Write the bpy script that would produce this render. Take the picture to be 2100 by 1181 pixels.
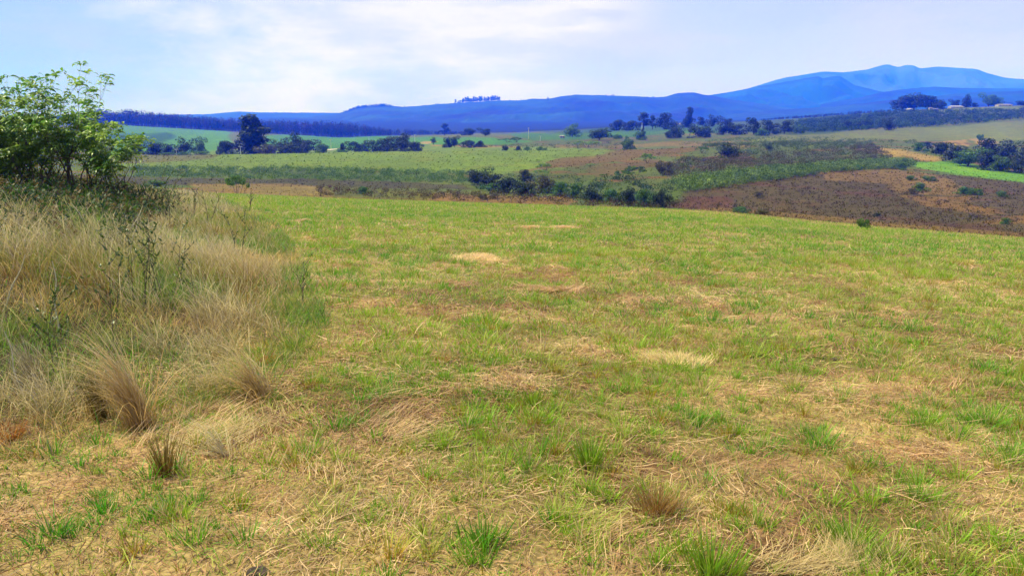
import bpy, math, random
import numpy as np
rad = math.radians
for o in list(bpy.data.objects): bpy.data.objects.remove(o)
S = bpy.context.scene
C = S.collection
rng = np.random.default_rng(11)
random.seed(11)

# ---------------------------------------------------------------- camera
F_PX, CX, CY, PITCH, EYE = 1557.0, 1050.0, 590.5, rad(12.8), 1.6
cam = bpy.data.cameras.new('camera'); cam.sensor_width = 36; cam.lens = F_PX/2100*36
cam.clip_start = .05; cam.clip_end = 60000
co = bpy.data.objects.new('camera', cam); C.objects.link(co)
co.location = (0, 0, EYE); co.rotation_euler = (math.pi/2-PITCH, 0, 0)
S.camera = co
# ---------------------------------------------------------------- light
SUN_EL, SUN_AZ = rad(58), rad(-72)          # azimuth from +Y (view direction) towards +X
sun = bpy.data.lights.new('sun', 'SUN'); sun.energy = 5.0; sun.angle = rad(1.5); sun.color = (1, .96, .90)
so = bpy.data.objects.new('sun', sun); C.objects.link(so)
so.rotation_euler = (math.pi/2-SUN_EL, 0, math.pi-SUN_AZ)
so.location = (-100, 100, 200)
S.view_settings.view_transform = 'Standard'; S.view_settings.look = 'None'
S.view_settings.exposure = 0.70; S.view_settings.gamma = 1
S.cycles.max_bounces = 5; S.cycles.diffuse_bounces = 3; S.cycles.transmission_bounces = 3
S.cycles.volume_bounces = 3; S.cycles.transparent_max_bounces = 8
S.cycles.use_denoising = True

def world():
    w = bpy.data.worlds.new('World'); S.world = w; w.use_nodes = True
    n = w.node_tree.nodes; l = w.node_tree.links; n.clear()
    out = n.new('ShaderNodeOutputWorld'); bg = n.new('ShaderNodeBackground'); bg.inputs[1].default_value = .1
    l.new(bg.outputs[0], out.inputs[0])
    sky = n.new('ShaderNodeTexSky'); sky.sky_type = 'NISHITA'; sky.sun_disc = False
    sky.sun_elevation = SUN_EL; sky.sun_rotation = SUN_AZ; sky.dust_density = 1.0; sky.air_density = 1.5
    tc = n.new('ShaderNodeTexCoord')
    def noise(scale, sc, detail, rough, rot=(0,0,0), loc=(0,0,0)):
        m = n.new('ShaderNodeMapping'); m.inputs['Scale'].default_value = sc; m.inputs['Rotation'].default_value = rot
        m.inputs['Location'].default_value = loc
        l.new(tc.outputs['Generated'], m.inputs[0])
        t = n.new('ShaderNodeTexNoise'); t.inputs['Scale'].default_value = scale
        t.inputs['Detail'].default_value = detail; t.inputs['Roughness'].default_value = rough
        l.new(m.outputs[0], t.inputs['Vector']); return t.outputs['Fac']
    def ramp(v, a, b, lo=0, hi=1):
        r = n.new('ShaderNodeMapRange'); r.interpolation_type = 'SMOOTHSTEP'
        for k, x in zip((1,2,3,4), (a,b,lo,hi)): r.inputs[k].default_value = x
        l.new(v, r.inputs[0]); return r.outputs[0]
    def mth(op, a, b):
        m = n.new('ShaderNodeMath'); m.operation = op; m.use_clamp = op in ('ADD', 'SUBTRACT')
        for k, x in enumerate((a, b)):
            if isinstance(x, (int, float)): m.inputs[k].default_value = x
            else: l.new(x, m.inputs[k])
        return m.outputs[0]
    def blob(az, el, cosr0, cosr1):
        d = n.new('ShaderNodeVectorMath'); d.operation = 'DOT_PRODUCT'; l.new(tc.outputs['Generated'], d.inputs[0])
        d.inputs[1].default_value = (math.sin(rad(az))*math.cos(rad(el)), math.cos(rad(az))*math.cos(rad(el)), math.sin(rad(el)))
        return ramp(d.outputs['Value'], math.cos(rad(cosr0)), math.cos(rad(cosr1)))
    def mix(f, a, b):
        m = n.new('ShaderNodeMix'); m.data_type = 'RGBA'
        for k, x in ((0, f), (6, a), (7, b)):
            if isinstance(x, (int, float)): m.inputs[k].default_value = x
            elif isinstance(x, tuple): m.inputs[k].default_value = (*x, 1)
            else: l.new(x, m.inputs[k])
        return m.outputs[2]
    big = noise(2.2, (1, 1, 4.2), 5, .55, (0, rad(10), 0), (.3, .1, 0))
    fine = noise(3.6, (1, 1, 2.6), 9, .6, (0, rad(14), 0), (1.7, .2, .4))
    streak = noise(4.5, (1, .6, 6), 6, .55, (0, rad(28), 0), (3.1, .5, .1))
    veil = ramp(big, .34, .6)
    bright = mth('ADD', mth('MULTIPLY', blob(-12, 12, 22, 9), ramp(fine, .38, .58)), mth('MULTIPLY', blob(0, 13, 13, 4), ramp(streak, .47, .6)))
    grey = mth('MULTIPLY', blob(17, 13, 12, 5), ramp(streak, .40, .56))
    grey2 = mth('MULTIPLY', blob(-38, 7, 26, 9), ramp(big, .34, .54))
    base = mix(mth('MULTIPLY', veil, .42), (3.7, 4.4, 6.2), (4.7, 4.8, 6.2))
    right = blob(24, 5, 44, 12)
    base = mix(mth('MULTIPLY', right, .85), base, (4.3, 4.25, 5.4))
    base = mix(mth('MULTIPLY', grey, .8), base, (3.5, 4.1, 6.1))
    base = mix(mth('MULTIPLY', grey2, 1.), base, (2.5, 3.55, 5.9))
    base = mix(mth('MULTIPLY', bright, .9), base, (6.2, 5.9, 5.6))
    under = mth('MULTIPLY', ramp(noise(4.2, (1, 1, 4.5), 8, .6, (0, rad(16), 0), (5.2, 1.1, .7)), .46, .64), .5)
    base = mix(under, base, (3.3, 3.7, 5.0))
    col = mix(.9, sky.outputs[0], base)
    l.new(col, bg.inputs[0])
world()

# ---------------------------------------------------------------- helpers
def lin(c):
    c = np.asarray(c, float)/255
    return np.where(c <= .04045, c/12.92, ((c+.055)/1.055)**2.4)
ILL = 1.5
def alb(*c): return lin(c)/ILL           # display colour of a lit surface -> base colour
_perm = np.random.default_rng(5).random((256, 256))
def vnoise(x, y):
    xi = np.floor(x).astype(int); yi = np.floor(y).astype(int); fx = x-xi; fy = y-yi
    fx = fx*fx*(3-2*fx); fy = fy*fy*(3-2*fy)
    g = lambda a, b: _perm[a & 255, b & 255]
    return (g(xi, yi)*(1-fx)+g(xi+1, yi)*fx)*(1-fy)+(g(xi, yi+1)*(1-fx)+g(xi+1, yi+1)*fx)*fy
def fbm(x, y, o=4, rough=.5):
    x = np.asarray(x, float); y = np.asarray(y, float); s = 0; a = 1; t = 0
    for k in range(o):
        s = s+a*vnoise(x*2**k+17.3*k, y*2**k+5.1*k); t += a; a *= rough
    return s/t
def sstep(a, b, x): 
    t = np.clip((x-a)/(b-a), 0, 1); return t*t*(3-2*t)
sP, cP = math.sin(PITCH), math.cos(PITCH)
def ray(px, py):            # slope per metre of depth: (x, z)
    r = (px-CX)/F_PX; u = (CY-py)/F_PX; d = cP+u*sP
    return r/d, (-sP+u*cP)/d
def at(px, py, Y):
    a, b = ray(px, py); return (a*Y, Y, EYE+b*Y)
def proj(X, Y, Z):
    z = Z-EYE; dep = Y*cP-z*sP; up = Y*sP+z*cP
    dep = np.maximum(dep, .01)
    return CX+F_PX*X/dep, CY-F_PX*up/dep

# terrain profile, one column per entry: (photo column; then depth and height of every control row)
COLS = np.array([-900, -300, 0, 270, 470, 700, 900, 1050, 1200, 1375, 1500, 1700, 1900, 2100, 2400, 3000], float)
def rw(py, Y): return (np.array(py, float), np.array(Y, float))
R1 = rw([380,385,392,395,399,409,415,420,425,430,437,457,474,490,515,560], [60,60,60,60,60,58,56,54,51,47,44,39,35,32,28,24])
ROWS = [R1,
 (R1[0]+10, R1[1]*1.35), (R1[0]-2, R1[1]*1.9),
 rw([376,376,376,376,376,383,388,392,398,405,415,430,440,452,470,500], [150,150,150,150,150,145,140,135,130,122,112,104,98,92,88,84]),
 rw([360,360,360,360,362,368,372,375,376,374,375,390,400,415,440,470], [185,185,185,185,185,180,172,165,158,150,146,142,138,132,125,120]),
 rw([345,345,345,345,345,348,352,352,350,350,350,355,366,386,400,430], [210,210,210,210,210,205,200,195,190,186,184,182,180,172,165,160]),
 rw([332,332,332,332,331,330,330,330,328,328,328,332,346,362,375,400], [250,250,250,250,250,250,245,242,240,236,232,230,225,215,210,200]),
 rw([320,320,320,319,318,314,311,309.5,309,306,300,302,318,332,345,360], [300,300,300,300,300,300,300,300,300,295,290,285,275,265,255,250]),
 rw([324,324,324,323,322,318,314,312,311,306,295,293,305,318,325,335], [345]*16),
 rw([315,315,315,314,312,308,303,300,298,292,287,284,290,300,305,310], [410]*16),
 rw([304,304,304,303,302,299,291,286,283,281,278,273,270,268,265,270], [520]*16),
 rw([286,286,286,285,286,288,281,278,274,268,265,257,246,242,240,245], [680]*16),
 rw([257,257,257,258,270,283,277,273,266,257,253,237,223,215,213,215], [1180]*9+[1150,1100,950,900,900,900,900]),
 rw([256,256,256,257,268,279,274,270,263,255,250,241,230,224,220,222], [1500]*16),
 rw([254,254,254,254,264,270,268,266,261,253,249,244,240,238,236,236], [2100]*16),
 rw([246]*16, [4000]*16), rw([238.5]*16, [11500]*16)]
def plane(X, Y): 
    Yc = np.maximum(Y, -20)
    return -(.058*Yc+.0005*Yc*np.abs(Yc))-.03*X
RC = np.array([ray(c, 400)[0] for c in COLS])
LY = np.concatenate([np.linspace(12, 60, 97), np.geomspace(60.5, 11500, 420)])
RR = np.linspace(RC[0], RC[-1], 241)
TAB = np.zeros((len(RR), len(LY)))
def pchip(x, y, q):
    h = np.diff(x); d = np.diff(y)/h; m = np.zeros_like(y)
    m[0], m[-1] = d[0], d[-1]
    for k in range(1, len(x)-1):
        if d[k-1]*d[k] > 0:
            w1 = 2*h[k]+h[k-1]; w2 = h[k]+2*h[k-1]; m[k] = (w1+w2)/(w1/d[k-1]+w2/d[k])
    i = np.clip(np.searchsorted(x, q)-1, 0, len(h)-1); t = (q-x[i])/h[i]; hh = h[i]
    return ((2*t**3-3*t**2+1)*y[i]+(t**3-2*t**2+t)*hh*m[i]+(-2*t**3+3*t**2)*y[i+1]+(t**3-t**2)*hh*m[i+1])
_px = CX+RR*F_PX*1.0
_rows = []
for py, Y in ROWS:
    pyi = np.interp(RR, RC, py); Yi = np.interp(RR, RC, Y)
    _rows.append((Yi, EYE+Yi*(-sP+(CY-pyi)/F_PX*cP)/(cP+(CY-pyi)/F_PX*sP)))
for i, r in enumerate(RR):
    xs = np.array([12.]+[q[0][i] for q in _rows]); zs = np.array([float(plane(r*12, 12.))]+[q[1][i] for q in _rows])
    xs = np.concatenate([[6.], xs]); zs = np.concatenate([[float(plane(r*6, 6.))], zs])
    TAB[i] = pchip(xs, zs, LY)
XB_Y = [-10, 2, 3.4, 5.1, 7, 8.5, 12, 18, 30, 45, 60]; XB_X = [-4, -2.9, -2.6, -1.75, -1.85, -2.3, -3.5, -5.6, -11, -17.5, -24]
def xbank(Y): return np.interp(Y, XB_Y, XB_X)
BANK2 = .62
def H(X, Y):
    X = np.asarray(X, float); Y = np.asarray(Y, float); X, Y = np.broadcast_arrays(X, Y)
    Yc = np.clip(Y, 12, 11499); r = np.clip(X/Yc, RR[0], RR[-1]-1e-6)
    fi = (r-RR[0])/(RR[1]-RR[0]); i = np.clip(fi.astype(int), 0, len(RR)-2); fi = fi-i
    j = np.clip(np.searchsorted(LY, Yc)-1, 0, len(LY)-2); fj = (Yc-LY[j])/(LY[j+1]-LY[j])
    T = (TAB[i, j]*(1-fi)+TAB[i+1, j]*fi)*(1-fj)+(TAB[i, j+1]*(1-fi)+TAB[i+1, j+1]*fi)*fj
    z = np.where(Y < 12, plane(X, Y), T)
    amp = np.interp(Y, [0, 30, 55, 80, 200, 1000, 3000], [.05, .10, .05, .3, .5, 2.0, 4])
    z = z+amp*(fbm(X/ (3+Y*.04), Y/(3+Y*.04), 3)-.5)
    d = xbank(Y)-X
    z = z+(.66*sstep(0, 4.2, d)+BANK2*sstep(3.5, 9, d))*sstep(2, 9, Y)*(1-sstep(19, 30, Y))
    # small bumps and hollows in the mown sward
    z = z+.03*(fbm(X*1.6+40, Y*1.6, 3)-.5)*(1-sstep(15, 40, Y))
    return z
def hit(px, py, y0=2.0, y1=3000.):
    a, b = ray(px, py); Ys = np.geomspace(y0, y1, 3000)
    below = (EYE+b*Ys) < H(a*Ys, Ys)
    k = int(np.argmax(below)) if below.any() else len(Ys)-1
    return a*Ys[k], Ys[k]

# ---------------------------------------------------------------- mesh building
def mk_mesh(name, V, T, col=None, mats=(), smooth=False, Q=None):
    V = np.asarray(V, np.float32).reshape(-1, 3)
    me = bpy.data.meshes.new(name)
    T = np.asarray(T, np.int32).reshape(-1, 3) if T is not None and len(T) else np.zeros((0, 3), np.int32)
    Q = np.asarray(Q, np.int32).reshape(-1, 4) if Q is not None and len(Q) else np.zeros((0, 4), np.int32)
    nl = T.size+Q.size; nf = len(T)+len(Q)
    me.vertices.add(len(V)); me.vertices.foreach_set('co', V.ravel())
    me.loops.add(nl); me.loops.foreach_set('vertex_index', np.concatenate([T.ravel(), Q.ravel()]))
    me.polygons.add(nf)
    ls = np.concatenate([np.arange(len(T))*3, T.size+np.arange(len(Q))*4]).astype(np.int32)
    me.polygons.foreach_set('loop_start', ls)
    me.polygons.foreach_set('use_smooth', np.full(nf, smooth))
    if col is not None:
        a = me.color_attributes.new('tint', 'FLOAT_COLOR', 'POINT')
        c4 = np.ones((len(V), 4), np.float32); c4[:, :3] = np.clip(col, 0, 1); a.data.foreach_set('color', c4.ravel())
    me.update(calc_edges=True); me.validate()
    for m in mats: me.materials.append(m)
    return me
def link(name, me, parent=None, loc=(0, 0, 0), rz=0, sc=(1, 1, 1)):
    o = bpy.data.objects.new(name, me); C.objects.link(o); o.parent = parent
    o.location = loc; o.rotation_euler = (0, 0, rz); o.scale = sc; return o
def tag(o, label=None, cat=None, group=None, kind=None):
    if label: o['label'] = label
    if cat: o['category'] = cat
    if group: o['group'] = group
    if kind: o['kind'] = kind
    return o

def leaf_mat(name, trans=.35, rough=.6, var=.25, spec=.3, scale=3.0):
    m = bpy.data.materials.new(name); m.use_nodes = True; n = m.node_tree.nodes; l = m.node_tree.links; n.clear()
    out = n.new('ShaderNodeOutputMaterial'); at_ = n.new('ShaderNodeAttribute'); at_.attribute_name = 'tint'
    oi = n.new('ShaderNodeObjectInfo')
    tc = n.new('ShaderNodeTexCoord'); nz = n.new('ShaderNodeTexNoise'); nz.inputs['Scale'].default_value = scale; nz.inputs['Detail'].default_value = 3
    l.new(tc.outputs['Object'], nz.inputs['Vector'])
    hs = n.new('ShaderNodeHueSaturation'); l.new(at_.outputs['Color'], hs.inputs['Color'])
    mr = n.new('ShaderNodeMapRange'); mr.inputs[1].default_value = .3; mr.inputs[2].default_value = .7
    mr.inputs[3].default_value = 1-var; mr.inputs[4].default_value = 1+var; l.new(nz.outputs['Fac'], mr.inputs[0])
    l.new(mr.outputs[0], hs.inputs['Value'])
    mh = n.new('ShaderNodeMapRange'); mh.inputs[3].default_value = .485; mh.inputs[4].default_value = .515
    l.new(oi.outputs['Random'], mh.inputs[0]); l.new(mh.outputs[0], hs.inputs['Hue'])
    p = n.new('ShaderNodeBsdfPrincipled'); p.inputs['Roughness'].default_value = rough
    p.inputs['Specular IOR Level'].default_value = spec
    l.new(hs.outputs[0], p.inputs['Base Color'])
    if trans:
        t = n.new('ShaderNodeBsdfTranslucent'); l.new(hs.outputs[0], t.inputs['Color'])
        mx = n.new('ShaderNodeMixShader'); mx.inputs[0].default_value = trans
        l.new(p.outputs[0], mx.inputs[1]); l.new(t.outputs[0], mx.inputs[2]); l.new(mx.outputs[0], out.inputs[0])
    else: l.new(p.outputs[0], out.inputs[0])
    return m
M_GRASS = leaf_mat('grass_blades', .42, .55, .12)
M_LEAF = leaf_mat('shrub_leaves', .4, .42, .12, .5)
M_CROWN = leaf_mat('tree_foliage', .25, .6, .45, .2, 3.5)
def noise_mat(name, c1, c2, scale=6, rough=.85, bump=.3, detail=6, sc=(1,1,1)):
    m = bpy.data.materials.new(name); m.use_nodes = True; n = m.node_tree.nodes; l = m.node_tree.links
    p = n['Principled BSDF']; p.inputs['Roughness'].default_value = rough; p.inputs['Specular IOR Level'].default_value = .2
    tc = n.new('ShaderNodeTexCoord'); mp = n.new('ShaderNodeMapping'); mp.inputs['Scale'].default_value = sc
    l.new(tc.outputs['Object'], mp.inputs[0])
    nz = n.new('ShaderNodeTexNoise'); nz.inputs['Scale'].default_value = scale; nz.inputs['Detail'].default_value = detail
    l.new(mp.outputs[0], nz.inputs['Vector'])
    r = n.new('ShaderNodeValToRGB'); r.color_ramp.elements[0].position = .35; r.color_ramp.elements[1].position = .65
    r.color_ramp.elements[0].color = (*c1, 1); r.color_ramp.elements[1].color = (*c2, 1)
    l.new(nz.outputs['Fac'], r.inputs[0]); l.new(r.outputs[0], p.inputs['Base Color'])
    b = n.new('ShaderNodeBump'); b.inputs['Strength'].default_value = bump; l.new(nz.outputs['Fac'], b.inputs['Height']); l.new(b.outputs[0], p.inputs['Normal'])
    return m
M_BARK = noise_mat('bark', (.045, .035, .025), (.13, .10, .075), 14, .9, .5, 6, (1, 1, .3))
M_PALEBARK = noise_mat('pale_bark', (.22, .20, .17), (.40, .37, .32), 14, .9, .4, 6, (1, 1, .3))

# ---------------------------------------------------------------- ground sheet
def pip(px, py, poly):
    poly = np.asarray(poly, float); ins = np.zeros(px.shape, bool); j = len(poly)-1
    for i in range(len(poly)):
        xi, yi = poly[i]; xj, yj = poly[j]
        ins ^= ((yi > py) != (yj > py)) & (px < (xj-xi)*(py-yi)/(yj-yi+1e-9)+xi); j = i
    return ins
ZONES = [   # outline on the ground as seen in the photograph, colour, edge wobble
 ([(200,322),(270,313),(480,308),(900,300),(1100,300),(1250,303),(1290,318),(1150,345),(960,352),(700,352),(430,350),(200,345)], (124,144,62), 7.5),
 ([(230,318),(470,318),(440,326),(300,336),(200,338)], (112,104,66), 4.5),
 ([(1120,330),(1300,309),(1460,300),(1440,309),(1330,322),(1200,341),(1100,345)], (118,92,58), 4.5),
 ([(1230,345),(1330,328),(1380,334),(1300,352),(1240,362)], (112,92,58), 6.0),
 ([(1040,352),(1230,322),(1240,330),(1080,352)], (120,98,60), 4.5),
 ([(200,350),(900,355),(1000,372),(1380,372),(1400,400),(1380,424),(900,396),(200,380)], (92,108,52), 7.5),
 ([(200,362),(560,366),(960,380),(960,388),(560,384),(200,376)], (78,66,48), 4.5),
 ([(640,384),(900,390),(1150,402),(1150,418),(900,412),(640,404)], (104,104,56), 4.5),
 ([(400,374),(560,378),(640,384),(695,398),(690,404),(640,405),(450,402),(380,398)], (146,124,84), 3.5),
 ([(440,396),(560,398),(700,404),(900,410),(900,420),(440,408)], (124,112,60), 3.5),
 ([(880,398),(1000,400),(1165,404),(1190,412),(1150,424),(1000,417),(880,411)], (146,114,78), 3.5),
 ([(1370,432),(1375,412),(1395,392),(1500,380),(1690,352),(1860,352),(2000,362),(2110,372),(2300,392),(2300,540),(1700,480)], (90,70,54), 6.0),
 ([(1380,425),(1400,400),(1500,402),(1520,432)], (104,74,58), 7.5),
 ([(1690,352),(1760,346),(1880,352),(1930,366),(1980,384),(1960,400),(1880,398),(1800,376),(1700,374)], (142,118,78), 7.5),
 ([(1880,404),(1990,404),(2040,425),(1990,440),(1900,425)], (140,112,72), 9.0),
 ([(2020,444),(2110,440),(2110,460),(2020,462)], (140,112,72), 7.5),
 ([(1400,430),(1500,428),(1700,446),(1900,462),(2110,480),(2110,500),(1700,470),(1500,448),(1380,440)], (136,112,70), 4.5),
 ([(1860,336),(1960,330),(2110,357),(2300,382),(2300,396),(2110,374),(1990,358),(1900,346)], (124,172,22), 3.5),
 ([(1780,302),(1860,304),(1950,322),(1935,331),(1850,326),(1800,312)], (188,158,102), 3.5),
 ([(1930,290),(2010,284),(2020,292),(1980,304)], (180,150,100), 3.5),
 ([(1560,288),(1600,272),(1760,268),(1960,258),(2110,246),(2300,236),(2300,286),(2110,286),(1900,288),(1700,286)], (128,132,74), 6.0),
 ([(1330,300),(1500,288),(1560,300),(1540,306),(1440,300)], (140,120,80), 4.5),
 ([(880,300),(1050,303),(1040,299),(880,296)], (168,142,92), 3.5),
 ([(1130,296),(1250,296),(1400,290),(1500,288),(1480,294),(1250,303),(1130,302)], (136,118,74), 4.5),
 ([(240,252),(460,252),(480,300),(440,312),(240,312)], (92,144,22), 3.5),
 ([(240,272),(340,270),(350,282),(320,290),(240,290)], (44,76,40), 4.5),
 ([(540,280),(640,280),(900,282),(1010,284),(1080,290),(900,298),(700,306),(560,310)], (82,138,42), 4.5),
 ([(1040,278),(1180,268),(1350,258),(1500,254),(1480,272),(1300,280),(1080,288)], (70,116,50), 4.5),
 ([(855,290),(900,290),(880,296),(850,297)], (190,160,110), 3.5),
 ([(1100,268),(1250,258),(1450,246),(1700,236),(1820,232),(1820,262),(1640,276),(1450,268),(1250,274)], (66, 88, 46), 3),
 ([(1840,226),(2110,216),(2200,216),(2200,228),(1980,232),(1840,236)], (120,130,80), 3.5),
]
def ground_colour(X, Y, Z):
    px, py = proj(X, Y, Z)
    n1 = fbm(X/9, Y/9, 4); n2 = fbm(X/1.3, Y/1.3, 4); n3 = fbm(X/(4+Y*.05), Y/(4+Y*.05), 4)
    a = lambda *c: alb(*c)
    far = a(98, 108, 52)[None]*(.72+.56*n3[:, None])+(a(124, 98, 62)-a(98, 108, 52))[None]*sstep(.56, .72, n1)[:, None]
    ex = np.zeros((len(X), 3))
    wx = (fbm(X/(5+Y*.06), Y/(5+Y*.06)+9, 4)-.5); wy = (fbm(X/(5+Y*.06)+31, Y/(5+Y*.06), 4)-.5)
    cov = fbm(X/(1.5+Y*.02)+77, Y/(2.5+Y*.03), 4)
    for poly, c, wob in ZONES:
        for k, w in ((1.0, .5), (2.2, .5)):
            m = pip(px+wx*wob*14*k, py+wy*wob*2.2*k, poly) & (Y > 52-np.maximum(0, X)*.9) 
            if sum(c) > 380: m &= cov > .40
            far = np.where(m[:, None], far*(1-w)+alb(*c)[None]*(.80+.40*n3[:, None])*w, far)
    far *= (.85+.3*n2[:, None])
    dk = sstep(1230, 1320, Y)[:, None]; far = far*(1-dk)+a(30, 44, 24)[None]*dk*(.7+.6*n3[:, None])
    far *= .64; lm = far.mean(1)[:, None]; far = np.clip(lm+(far-lm)*1.38, .002, 1)
    # near field: soil, thatch and short green
    g = greenness(X, Y)
    soil = a(112, 80, 54); that = a(192, 156, 108); grn = a(112, 132, 52)
    near = soil[None]+(that-soil)[None]*sstep(.3, .62, n2)[:, None]
    near = near+(grn[None]-near)*(g*sstep(.3, .55, fbm(X*1.9, Y*1.9+7, 3))*np.interp(Y, [3, 10, 25], [.25, .6, .95]))[:, None]
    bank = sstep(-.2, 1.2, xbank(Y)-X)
    near *= .85
    e_ = np.interp(np.clip(X/np.maximum(Y, 5), RC[0], RC[-1]), RC, R1[1]); st = sstep(.80, .86, Y/e_)*sstep(.05, .25, X/np.maximum(Y, 5))
    near = near+(a(176, 160, 84)[None]-near)*st[:, None]*.8
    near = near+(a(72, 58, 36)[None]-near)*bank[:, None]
    edge = np.interp(np.clip(X/np.maximum(Y, 10), RC[0], RC[-1]), RC, R1[1])
    f = sstep(-2, 3, Y-edge)
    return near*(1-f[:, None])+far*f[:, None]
def greenness(X, Y):
    n = fbm(X/.8+3, Y/.9+8, 4)*.62+fbm(X/4+1, Y/5, 3)*.38
    t = np.interp(Y, [0, 3, 5.5, 9, 14, 24, 40, 60], [.56, .57, .57, .60, .66, .75, .88, .86])
    t = t+.05*sstep(0, 3, X)-.04*sstep(0, 2, -X)*(1-sstep(7, 12, Y))
    g = sstep(.98-t, 1.22-t, n+.12)
    # mown pale strip along the falling edge on the right, and raked-off patches
    r = X/np.maximum(Y, 5); edge = np.interp(np.clip(r, RC[0], RC[-1]), RC, R1[1])
    strip = sstep(.80, .84, Y/edge)*sstep(.05, .25, r)
    g = g*(1-.85*strip)
    lush = sstep(.52, .60, Y/edge)*(1-sstep(.78, .82, Y/edge))
    return np.clip(g+.4*lush, 0, 1)
def ground_mat():
    m = bpy.data.materials.new('ground_soil_and_turf'); m.use_nodes = True; n = m.node_tree.nodes; l = m.node_tree.links
    p = n['Principled BSDF']; p.inputs['Roughness'].default_value = .95; p.inputs['Specular IOR Level'].default_value = .1
    a = n.new('ShaderNodeAttribute'); a.attribute_name = 'tint'; g = n.new('ShaderNodeNewGeometry')
    last = a.outputs['Color']
    for sc, lo, hi in ((45, .55, 1.45), (6, .75, 1.25), (.7, .78, 1.22), (.12, .85, 1.15)):
        t = n.new('ShaderNodeTexNoise'); t.inputs['Scale'].default_value = sc; t.inputs['Detail'].default_value = 4
        l.new(g.outputs['Position'], t.inputs['Vector'])
        r = n.new('ShaderNodeMapRange'); r.inputs[1].default_value = .3; r.inputs[2].default_value = .7; r.inputs[3].default_value = lo; r.inputs[4].default_value = hi
        l.new(t.outputs['Fac'], r.inputs[0])
        v = n.new('ShaderNodeVectorMath'); v.operation = 'SCALE'; l.new(last, v.inputs[0]); l.new(r.outputs[0], v.inputs['Scale']); last = v.outputs[0]
    l.new(last, p.inputs['Base Color'])
    t = n.new('ShaderNodeTexNoise'); t.inputs['Scale'].default_value = 2.2; t.inputs['Detail'].default_value = 8; l.new(g.outputs['Position'], t.inputs['Vector'])
    b = n.new('ShaderNodeBump'); b.inputs['Strength'].default_value = .5; b.inputs['Distance'].default_value = .06; l.new(t.outputs['Fac'], b.inputs['Height']); l.new(b.outputs[0], p.inputs['Normal'])
    return m
def grid_faces(nr, nc):
    i = np.arange(nr-1)[:, None]*nc+np.arange(nc-1)[None]; i = i.ravel()
    return np.stack([i, i+1, i+nc+1, i+nc], 1)
def build_ground():
    Ys = np.concatenate([np.linspace(-25, 1, 27), np.linspace(1.2, 14, 110), np.linspace(14.2, 70, 190), np.geomspace(70.5, 1400, 420), np.geomspace(1420, 11400, 40)])
    s = np.linspace(-1, 1, 561); s = s*.62+.58*s**3
    X = s[None]*(Ys[:, None]+26); Y = np.repeat(Ys[:, None], len(s), 1)
    X = X.ravel(); Y = Y.ravel(); Z = H(X, Y)
    me = mk_mesh('ground', np.stack([X, Y, Z], 1), None, ground_colour(X, Y, Z), [ground_mat()], True, grid_faces(len(Ys), len(s)))
    tag(link('ground', me), kind='structure')
build_ground()

# ---------------------------------------------------------------- far hills
def hill_mat(name, c1, c2, scale):
    m = noise_mat(name, c1, c2, scale, .95, .0, 8, (1, 1, 2)); 
    return m
def hill(crest, Y0, front, mat, rel=.12, seed=0, base=-70, jag=.5, back=.35):
    cx = np.array([c[0] for c in crest], float); cy = np.array([c[1] for c in crest], float)
    pxs = np.linspace(cx[0], cx[-1], 520); cyi = np.interp(pxs, cx, cy)
    k = np.ones(5)/5; cyi = np.convolve(np.pad(cyi, 2, 'edge'), k, 'valid')
    cyi += jag*(fbm(pxs/9+seed, pxs*0+seed, 3)-.5)*2
    fs = np.concatenate([np.linspace(0, 1, 60), 1+np.linspace(.03, 1, 14)])   # 0 foot, 1 crest, 2 back foot
    V = []
    for f in fs:
        Yd = Y0*(front+(1-front)*f) if f <= 1 else Y0*(1+back*(f-1))
        a = (pxs-CX)/F_PX/(cP+.22*sP); zc = np.array([at(0, y, Y0)[2] for y in cyi])
        X = a*Y0*(.5+.5*(Yd/Y0)) if False else a*Yd
        prof = f**1.15 if f <= 1 else (2-f)**1.3
        zz = base+(zc-base)*prof
        nn = fbm(X/(Y0*.05)+seed*3.1, np.full_like(X, Yd)/(Y0*.05)+seed, 5)-.5
        mid = 4*prof*(1-prof) if f <= 1 else 4*prof*(1-prof)
        ridge = -np.abs(fbm(X/(Y0*.045)+seed*7.7, np.full_like(X, Yd)/(Y0*.11), 4)-.5)*2+.25
        zz = zz+(zc-base)*rel*mid*(nn*1.2+ridge*1.6)
        V.append(np.stack([X, np.full_like(X, Yd), zz], 1))
    V = np.concatenate(V)
    # lower both ends smoothly into the ground
    me = mk_mesh('hills', V, None, None, [mat], True, grid_faces(len(fs), len(pxs)))
    return tag(link('hills', me), kind='structure')
MH1 = hill_mat('wooded_hill', (.0012, .003, .004), (.006, .036, .018), .0022)
MH2 = hill_mat('haze_paled_mountain', (.014, .030, .026), (.045, .08, .065), .0009)  # mountain base colour paled to stand in for the summit haze
hill([(150,238),(430,234.5),(455,232),(490,229),(520,230.5),(560,231),(640,231.5),(700,232),(780,236),(860,242)], 7000, .75, MH1, seed=1, jag=.3)
hill([(560,246),(640,240),(690,234),(712,228),(730,221),(760,217),(790,216),(806,218),(830,219.5),(860,217.5),(900,214),(930,212),(1020,206.5),(1070,206),(1090,203),(1125,203),(1150,198),(1180,194.5),(1240,196),(1300,198),(1340,200),(1362,199),(1385,191.5),(1420,190),(1437,194),(1460,197),(1500,205),(1560,213),(1620,222),(1700,234),(1760,240)], 5000, .5, MH1, seed=2, rel=.2)
hill([(1380,244),(1480,236),(1560,229),(1600,225),(1640,223),(1700,219),(1760,213),(1830,204),(1900,199),(1960,192),(2000,189),(2100,187),(2400,186),(2800,200),(2900,240)], 3800, .6, MH1, seed=3, rel=.2, jag=.4)
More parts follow.
